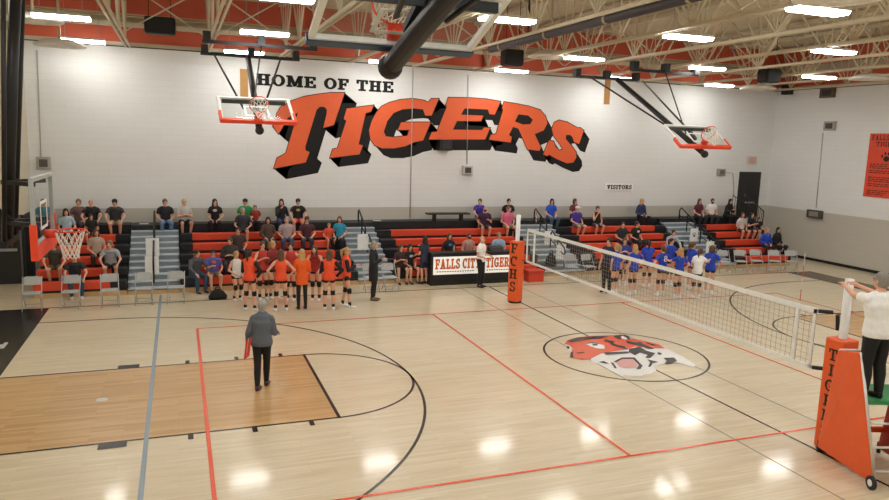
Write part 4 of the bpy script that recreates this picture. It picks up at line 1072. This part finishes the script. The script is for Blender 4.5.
#          label, head px, head py, row, options
SIT = [
    ('spectator in a teal shirt behind the glass backboard', 44, 205, 5, dict(shirt='#3f7f92', hair=('short', DK), arms=LP, legs=T('#2b3850'))),
    ('spectator with dark bob in a pale blue shirt below the plaid shirt man', 66, 213, 4, dict(shirt='#9fb6c4', hair=('bob', DK), fem=True, arms=LP, legs=T('#26303f'))),
    ('spectator in a reddish brown plaid shirt beside the bald man in black', 79, 204, 5, dict(shirt='#6b5350', hair=('short', '#6b4a35'), arms=LP, legs=T('#38404c'))),
    ('bald man in a black shirt on the top row near the hoop', 91, 202, 5, dict(shirt='#15151a', hair=('bald', '#4a382e'), arms=KP, legs=SH('#1c1c20'), wid=1.15)),
    ('child with long dark hair in black below the bald man', 91, 217, 4, dict(shirt='#1d1a1c', hair=('long', DK), fem=True, arms=LP, legs=SH('#3a2b28'), k=.8)),
    ('man in dark grey tee, black cap and khaki shorts on the top row', 115, 203, 5, dict(shirt='#34353a', hair=('short', BK), arms=KP, legs=SH('#b49c80'), extra=(('cap', '#15151a'),), wid=1.1, lean=.1)),
    ('woman with wavy brown hair in a tan top under the hoop side', 96, 238, 2, dict(shirt='#b2a08c', hair=('bob', BR), fem=True, arms=LP, legs=T('#40302c'))),
    ('spectator in a heather grey tee and black shorts leaning forward', 110, 249, 1, dict(shirt='#9b9ba0', hair=('short', '#7a6550'), arms=KP, legs=SH('#19191c'), lean=.12)),
    ('man in an olive shirt seen through the hanging net', 54, 245, 1, dict(shirt='#3d3b30', hair=('short', DK), arms=KP, legs=SH('#6f5a44'), lean=.1)),
    ('spectator in jeans and dark top beside the net', 74, 258, 0, dict(shirt='#22272b', hair=('short', BR), arms=KP, legs=T('#35475f'), lean=.2)),
    ('man in black shirt and light jeans beside the aisle', 165, 204, 5, dict(shirt='#1b1b1e', hair=('short', '#4a382e'), arms=LP, legs=T('#5b7da3'))),
    ('blonde spectator with glasses in a pale grey top and black shorts', 184, 205, 5, dict(shirt='#b9b9b8', hair=('short', '#c9ad7a'), arms=XX, legs=SH('#1a1a1c'), extra=('glasses',), fem=True, wid=1.15)),
    ('woman with long dark hair in black tee with pale print', 215, 206, 5, dict(shirt='#141416', hair=('long', BK), fem=True, arms=LP, legs=T('#18181c'), extra=(('logo', '#c9c9c9'),))),
    ('man in a green shirt and black cap', 245, 206, 5, dict(shirt='#1f8c4c', hair=('short', DK), arms=LP, legs=T('#2a2f38'), extra=(('cap', '#161616'),))),
    ('child in a dark red top beside the green shirt', 255, 213, 5, dict(shirt='#96302b', hair=('short', BR), k=.75, arms=LP, legs=T('#2a2a30'))),
    ('grey-haired man in a charcoal tee below the green shirt', 243, 217, 4, dict(shirt='#33363d', hair=('short', GR), arms=LP, legs=SH('#2b2c30'))),
    ('woman with long black hair in a black hoodie and jeans', 281, 207, 5, dict(shirt='#1a1a1f', sleeve='long', hair=('long', BK), fem=True, arms=('chin', 'lap'), legs=T('#33415e'))),
    ('man in black tee and cap with coral shorts', 298, 205, 5, dict(shirt='#141417', hair=('short', BK), arms=KP, legs=SH('#c8584c'), extra=(('cap', '#19191b'), ('logo', '#b7a65a')), wid=1.1)),
    ('spectator in dark brown below the charcoal tee man', 238, 238, 2, dict(shirt='#3f342f', hair=('short', DK), arms=LP, legs=T('#2d2d31'))),
    ('dark-haired woman in a brown cardigan beside the man in a pink-grey tee', 268, 232, 3, dict(shirt='#54433c', sleeve='long', hair=('bob', DK), fem=True, arms=LP, legs=T('#3a3a42'))),
    ('grey-haired man in a pink-grey tee and jeans', 287, 231, 3, dict(shirt='#a8979a', hair=('short', GR), arms=LP, legs=T('#3d4b66'), wid=1.15)),
    ('man in a maroon shirt with dark cap', 307, 231, 3, dict(shirt='#4a2730', hair=('short', DK), arms=LP, legs=T('#2c3546'), extra=(('cap', '#4a3634'),))),
    ('child in a red shirt beside the spectator in turquoise', 329, 237, 3, dict(shirt='#d04a2e', hair=('short', '#a07a50'), k=.72, arms=LP, legs=SH('#c9683c'))),
    ('spectator in a turquoise shirt holding a dark bag', 340, 231, 3, dict(shirt='#2a93b5', hair=('bob', BR), fem=True, arms=LP, legs=T('#1d2028'), rz=-30)),
    ('man in a grey hoodie and jeans on the lowest row', 195, 255, 0, dict(shirt='#4e5158', sleeve='long', hair=('short', DK), arms=KP, legs=T('#38506f'), wid=1.15, rz=25, lean=.1)),
    ('boy in a purple tee and dark cap with tan shorts', 213, 256, 0, dict(shirt='#5b56a0', hair=('short', DK), arms=('phone', 'lap'), legs=SH('#8b7158'), extra=(('cap', '#26232a'), ('logo', '#c8743c')))),
    ('man in dark olive hoodie leaning back beside the boy in purple', 230, 247, 1, dict(shirt='#3a3a35', sleeve='long', hair=('short', BR), arms=XX, legs=T('#2f3440'))),
    ('girl in a dark maroon top on the low row by the aisle', 401, 249, 0, dict(shirt='#3f2628', hair=('long', BR), fem=True, arms=PH, legs=SH('#2a2022'))),
    ('girl in a black tee with pale print on the low row', 410, 242, 0, dict(shirt='#131316', hair=('bob', BK), fem=True, arms=LP, legs=SH('#19191b'), extra=(('logo', '#b9b9b9'),), rz=10)),
    ('man in a royal purple shirt and khaki shorts on the top row', 479, 206, 5, dict(shirt='#3a2f93', hair=('short', BR), arms=KP, legs=SH('#a08868'), hy=-40)),
    ('man in a black tee with white print on the top row', 508, 206, 5, dict(shirt='#131315', hair=('short', BK), arms=LP, legs=T('#6b5f57'), extra=(('logo', '#dadada'),))),
    ('masked person in a dark plum shirt behind the scorers table', 485, 221, 4, dict(shirt='#3a2340', hair=('bald', '#5a4638'), arms=('lap', 'phone'), legs=SH('#3f3a3c'), extra=(('mask', '#2a2a2e'),))),
    ('person in a pink shirt beside the net post', 508, 222, 4, dict(shirt='#d9698f', hair=('short', '#7a5a48'), arms=LP, legs=SH('#9a8570'), extra=(('mask', '#c98aa2'),), wid=1.1)),
    ('woman in a bright blue shirt and jeans beside the upper handrail', 551, 206, 5, dict(shirt='#1f4fc4', hair=('bob', BK), fem=True, arms=LP, legs=T('#4f5f75'), wid=1.15)),
    ('woman in a brown and red top with camera', 574, 207, 5, dict(shirt='#6a3238', hair=('bob', BR), fem=True, arms=('phone', 'lap'), legs=T('#31323a'))),
    ('person in a purple shirt and white cap with grey shorts', 577, 219, 4, dict(shirt='#45349c', hair=('short', GR), arms=LP, legs=SH('#7b7370'), extra=(('cap', '#eaeaea'),))),
    ('woman in a black tank top beside the purple shirt', 597, 219, 4, dict(shirt='#17171a', sleeve='none', hair=('pony', DK), fem=True, arms=CK, legs=SH('#35415c'))),
    ('woman in a navy jacket alone under the visitors sign', 641, 205, 5, dict(shirt='#2b3b66', sleeve='long', hair=('long', BL), fem=True, arms=LP, legs=T('#15151a'), shoes='#f1f1f1')),
    ('man in black tee with white print behind the huddle', 636, 238, 2, dict(shirt='#131316', hair=('short', DK), arms=LP, legs=T('#2b2b30'), extra=(('logo', '#d5d5d5'),))),
    ('dark-clothed spectator behind the blue huddle', 622, 239, 2, dict(shirt='#2b2a2e', hair=('short', DK), arms=LP, legs=T('#2b2b30'))),
    ('man in light grey shirt bending forward behind the huddle', 670, 238, 1, dict(shirt='#a9adb2', sleeve='long', hair=('short', DK), arms=KP, legs=T('#30323a'), lean=.2)),
    ('woman in a maroon top with long brown hair by the aisle rail', 698, 211, 5, dict(shirt='#5b1f35', hair=('long', BR), fem=True, arms=LP, legs=T('#2f3443'))),
    ('bearded man in a white tee on the top row', 711, 209, 5, dict(shirt='#ececec', hair=('short', BK), arms=LP, legs=T('#30343c'), extra=('beard',))),
    ('woman all in black beside the exit door rail', 727, 208, 5, dict(shirt='#17171a', sleeve='long', hair=('long', BK), fem=True, arms=('phone', 'phone'), legs=T('#18181c'), lean=.1)),
    ('girl in white and dark top with bare legs near the exit door', 742, 226, 3, dict(shirt='#c9c6c6', hair=('long', BR), fem=True, arms=LP, legs=SH('#24242a'))),
    ('girl in black with bare legs beside the white top', 751, 227, 3, dict(shirt='#1b1a1d', hair=('long', DK), fem=True, arms=PH, legs=SH('#2c2c32'))),
    ('small child in dark clothes at the outer end of the row', 758, 233, 3, dict(shirt='#1c1c22', hair=('short', BR), k=.75, arms=LP, legs=T('#1f1f24'))),
    ('spectator in a royal blue top on the low row by the chairs', 766, 243, 1, dict(shirt='#2547b8', sleeve='long', hair=('long', BL), fem=True, arms=LP, legs=T('#24252c'))),
    ('spectator in a black jacket on the low row at the outer end', 777, 242, 1, dict(shirt='#16161a', sleeve='long', hair=('long', BK), fem=True, arms=LP, legs=T('#1a1a1f'))),
]
for lab, px, py, i, kw in SIT: sit(lab, px, py, i, group=GS, **kw)

# officials behind the scorers table sit on the second row
for lab, px, py, kw in (('official in a black jacket and blue shirt behind the scorers table', 449.5, 239, dict(shirt='#1d1f26', sleeve='long', hair=('bob', BR), fem=True, arms=LP, extra=(('logo', '#4f7fae'),))),
                        ('masked official in a pink-tan top behind the scorers table', 469, 239, dict(shirt='#b98d80', hair=('short', BR), arms=LP, fem=True, extra=(('mask', '#202024'),))),
                        ('official in a pale blue shirt behind the scorers table', 499, 238, dict(shirt='#8fb2cf', hair=('short', '#8a7566'), arms=LP))):
    sit(lab, px, py, 1, legs=T('#26282e'), rz=0, hy=0, group='officials at the scorers table', **kw)

# standing people on the court
GO = 'players in orange jerseys'; GB = 'players in blue jerseys'
OR = '#f0542e'
JO = dict(shirt=OR, sleeve='none', legs=SPX, fem=True, shoes='#ececec', socks='#141416', extra=('knee_pads',), group=GO, k=tall(1.7))
def jo(**k): d = dict(JO); d.update(k); return d
stand('orange player with dark ponytail at the edge of the huddle by the boy', 250, 311, 150, **jo(hair=('pony', DK), arms=('hips', 'phone'), stance=.14, sleeve='long', sleeve_col='#191516'))
stand('orange player with long brown hair seen from behind beside the woman in long orange top', 281, 311, 178, **jo(hair=('long', BR), arms=('hips', 'hips'), stance=.15))
stand('long-haired orange player with black sleeves beside the grey-haired person in black', 329, 310, 170, **jo(hair=('long', BR), arms=('hips', 'phone'), stance=.12, sleeve='long', sleeve_col='#15151a'))
stand('blonde orange player in profile next to the person in black', 346, 307, 80, **jo(hair=('pony', BL), arms=('phone', 'hips'), stance=.12, step=.1, sleeve='long', sleeve_col='#15151a'))
stand('woman in a long orange top and black leggings with long blonde hair', 302, 309, 180, shirt='#f2621f', sleeve='long', legs=LG('#121214'), hair=('long', '#c09a62'), fem=True, arms=('phone', 'phone'), k=tall(1.68), hem=.14, shoes='#1c1c1e', stance=.1)
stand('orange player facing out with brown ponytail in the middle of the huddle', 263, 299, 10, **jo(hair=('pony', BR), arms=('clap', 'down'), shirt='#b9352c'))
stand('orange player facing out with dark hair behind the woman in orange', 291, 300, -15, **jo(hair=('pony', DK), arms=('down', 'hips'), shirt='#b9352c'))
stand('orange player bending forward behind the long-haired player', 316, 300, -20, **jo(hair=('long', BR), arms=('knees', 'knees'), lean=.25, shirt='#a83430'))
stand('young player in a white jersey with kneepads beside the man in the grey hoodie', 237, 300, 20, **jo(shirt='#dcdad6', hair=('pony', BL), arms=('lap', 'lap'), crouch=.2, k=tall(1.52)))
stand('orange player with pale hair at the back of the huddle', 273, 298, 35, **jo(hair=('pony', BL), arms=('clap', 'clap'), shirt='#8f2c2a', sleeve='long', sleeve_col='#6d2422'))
stand('grey-haired person in long black coat watching the orange players', 373, 300, 60, shirt='#17181b', sleeve='long', legs=LG('#131316'), hair=('bob', '#9a8d7c'), fem=True, arms=('phone', 'phone'), k=tall(1.76), hem=.3, shoes='#6a5a4c', stance=.09)
stand('girl in navy tee and shorts standing at the scorers table end', 424, 284, 195, shirt='#28304a', legs=SH('#232a40'), hair=('long', BK), fem=True, arms=('reach', 'hold'), k=tall(1.6), shoes='#1a1a1e', hem=.08, stance=.09)
stand('line official in white polo and black trousers before the scorers table', 480, 287, 40, shirt='#f0f0ef', legs=T('#121215'), hair=('bald', '#6a5a4c'), arms=('hold', 'hold'), k=tall(1.7), shoes='#121214', stance=.1)
coach = stand('woman in grey jacket and black leggings walking on the stained lane with a red flag', 262, 388, 158, shirt='#5c636d', sleeve='long', legs=LG('#131316'), hair=('short', '#a19e98'), fem=True, arms=('hold', 'swing'), k=tall(1.7), hem=.0, shoes='#4a3540', step=.15, stance=.045, wid=1.24, lean=.08, vox=.012, hy=-10, socks='#d6a892')
# line judge flag in the walking woman's hand
c = at(247, 344, 'y', -.15)
t = thing('line_flag', 'red flag held by the walking woman', 'flag', c)
a = MB(); a.tube([(.03, 0, .1), (-.03, -.01, -.3)], .01, 6); a.build('flag_stick', mat('#b8b0a0', .5), t)
a = MB(); P = [(-.02+.11*u*(1-.1*v)-.04*v, .02*math.sin(u*7+v*2), .06-.36*v+.07*u) for v in (0, .25, .5, .75, 1) for u in (0, .33, .66, 1)]
a.add(P+[(x, y-.006, z) for x, y, z in P], [(r*4+q, r*4+q+1, r*4+q+5, r*4+q+4) for r in range(4) for q in range(3)]+[(20+r*4+q, 20+r*4+q+4, 20+r*4+q+5, 20+r*4+q+1) for r in range(4) for q in range(3)])
a.build('flag_cloth', mat('#d43a34', .7), t, True)
BLU = '#2040b2'
JB = dict(shirt=BLU, sleeve='short', legs=SPX, fem=True, shoes='#eeeeee', socks='#e5e5e5', extra=('knee_pads',), group=GB, k=tall(1.64))
def jb(**k): d = dict(JB); d.update(k); return d
BP = [
    ('tall dark-haired person in navy at the net side of the blue huddle', 606, 292, -60, dict(shirt='#23253f', legs=T('#17171c'), hair=('short', DK), extra=(), k=tall(1.78), socks=None, shoes='#17171a')),
    ('blue player with blonde ponytail at the net side of the huddle', 614, 294, 200, dict(hair=('pony', BL), arms=('hips', 'hips'))),
    ('blue player with brown bun behind the blonde at the net side', 622, 285, -30, dict(hair=('bun', BR), arms=('clap', 'clap'), shirt='#2a3a8c')),
    ('blue player with pale blonde hair seen from behind', 632, 295, 185, dict(hair=('long', BL), arms=('hips', 'down'))),
    ('blue player with dark ponytail leaning in', 646, 288, 150, dict(hair=('pony', DK), arms=('reach', 'hold'), lean=.15)),
    ('blue player wearing the number 8 seen from behind', 660, 296, 175, dict(hair=('pony', BR), arms=('hips', 'hips'), extra=('knee_pads', ('number', '8')))),
    ('blue player with dark hair facing out behind the number 8', 668, 285, 0, dict(hair=('pony', DK), arms=('down', 'clap'))),
    ('blue player with long golden hair seen from behind', 677, 299, 190, dict(hair=('long', '#b98a52'), arms=('hips', 'reach'))),
    ('blue player with auburn hair facing the huddle', 689, 290, 90, dict(hair=('pony', '#6a4630'), arms=('clap', 'hold'))),
    ('visiting player in a white jersey among the blue players', 695, 299, 120, dict(shirt='#eaeaea', hair=('pony', BR), arms=('reach', 'hold'), lean=.1)),
    ('blue player with brown hair at the chair side of the huddle', 708, 295, 140, dict(hair=('bob', BR), arms=('hips', 'down'))),
]
for lab, fx, fy, rz, kw in BP: stand(lab, fx, fy, rz, **jb(**kw))
# referee on the stand
build_person('referee in white shirt and black trousers standing on the green platform', STAND_FEET, 172, 'stand', shirt='#f2f2f1', legs=T('#101013'), hair=('short', '#8a857e'), arms=('post', 'post'), k=tall(1.87), shoes='#0e0e10', stance=.12, lean=.04, vox=.011, hy=8, wid=1.25)
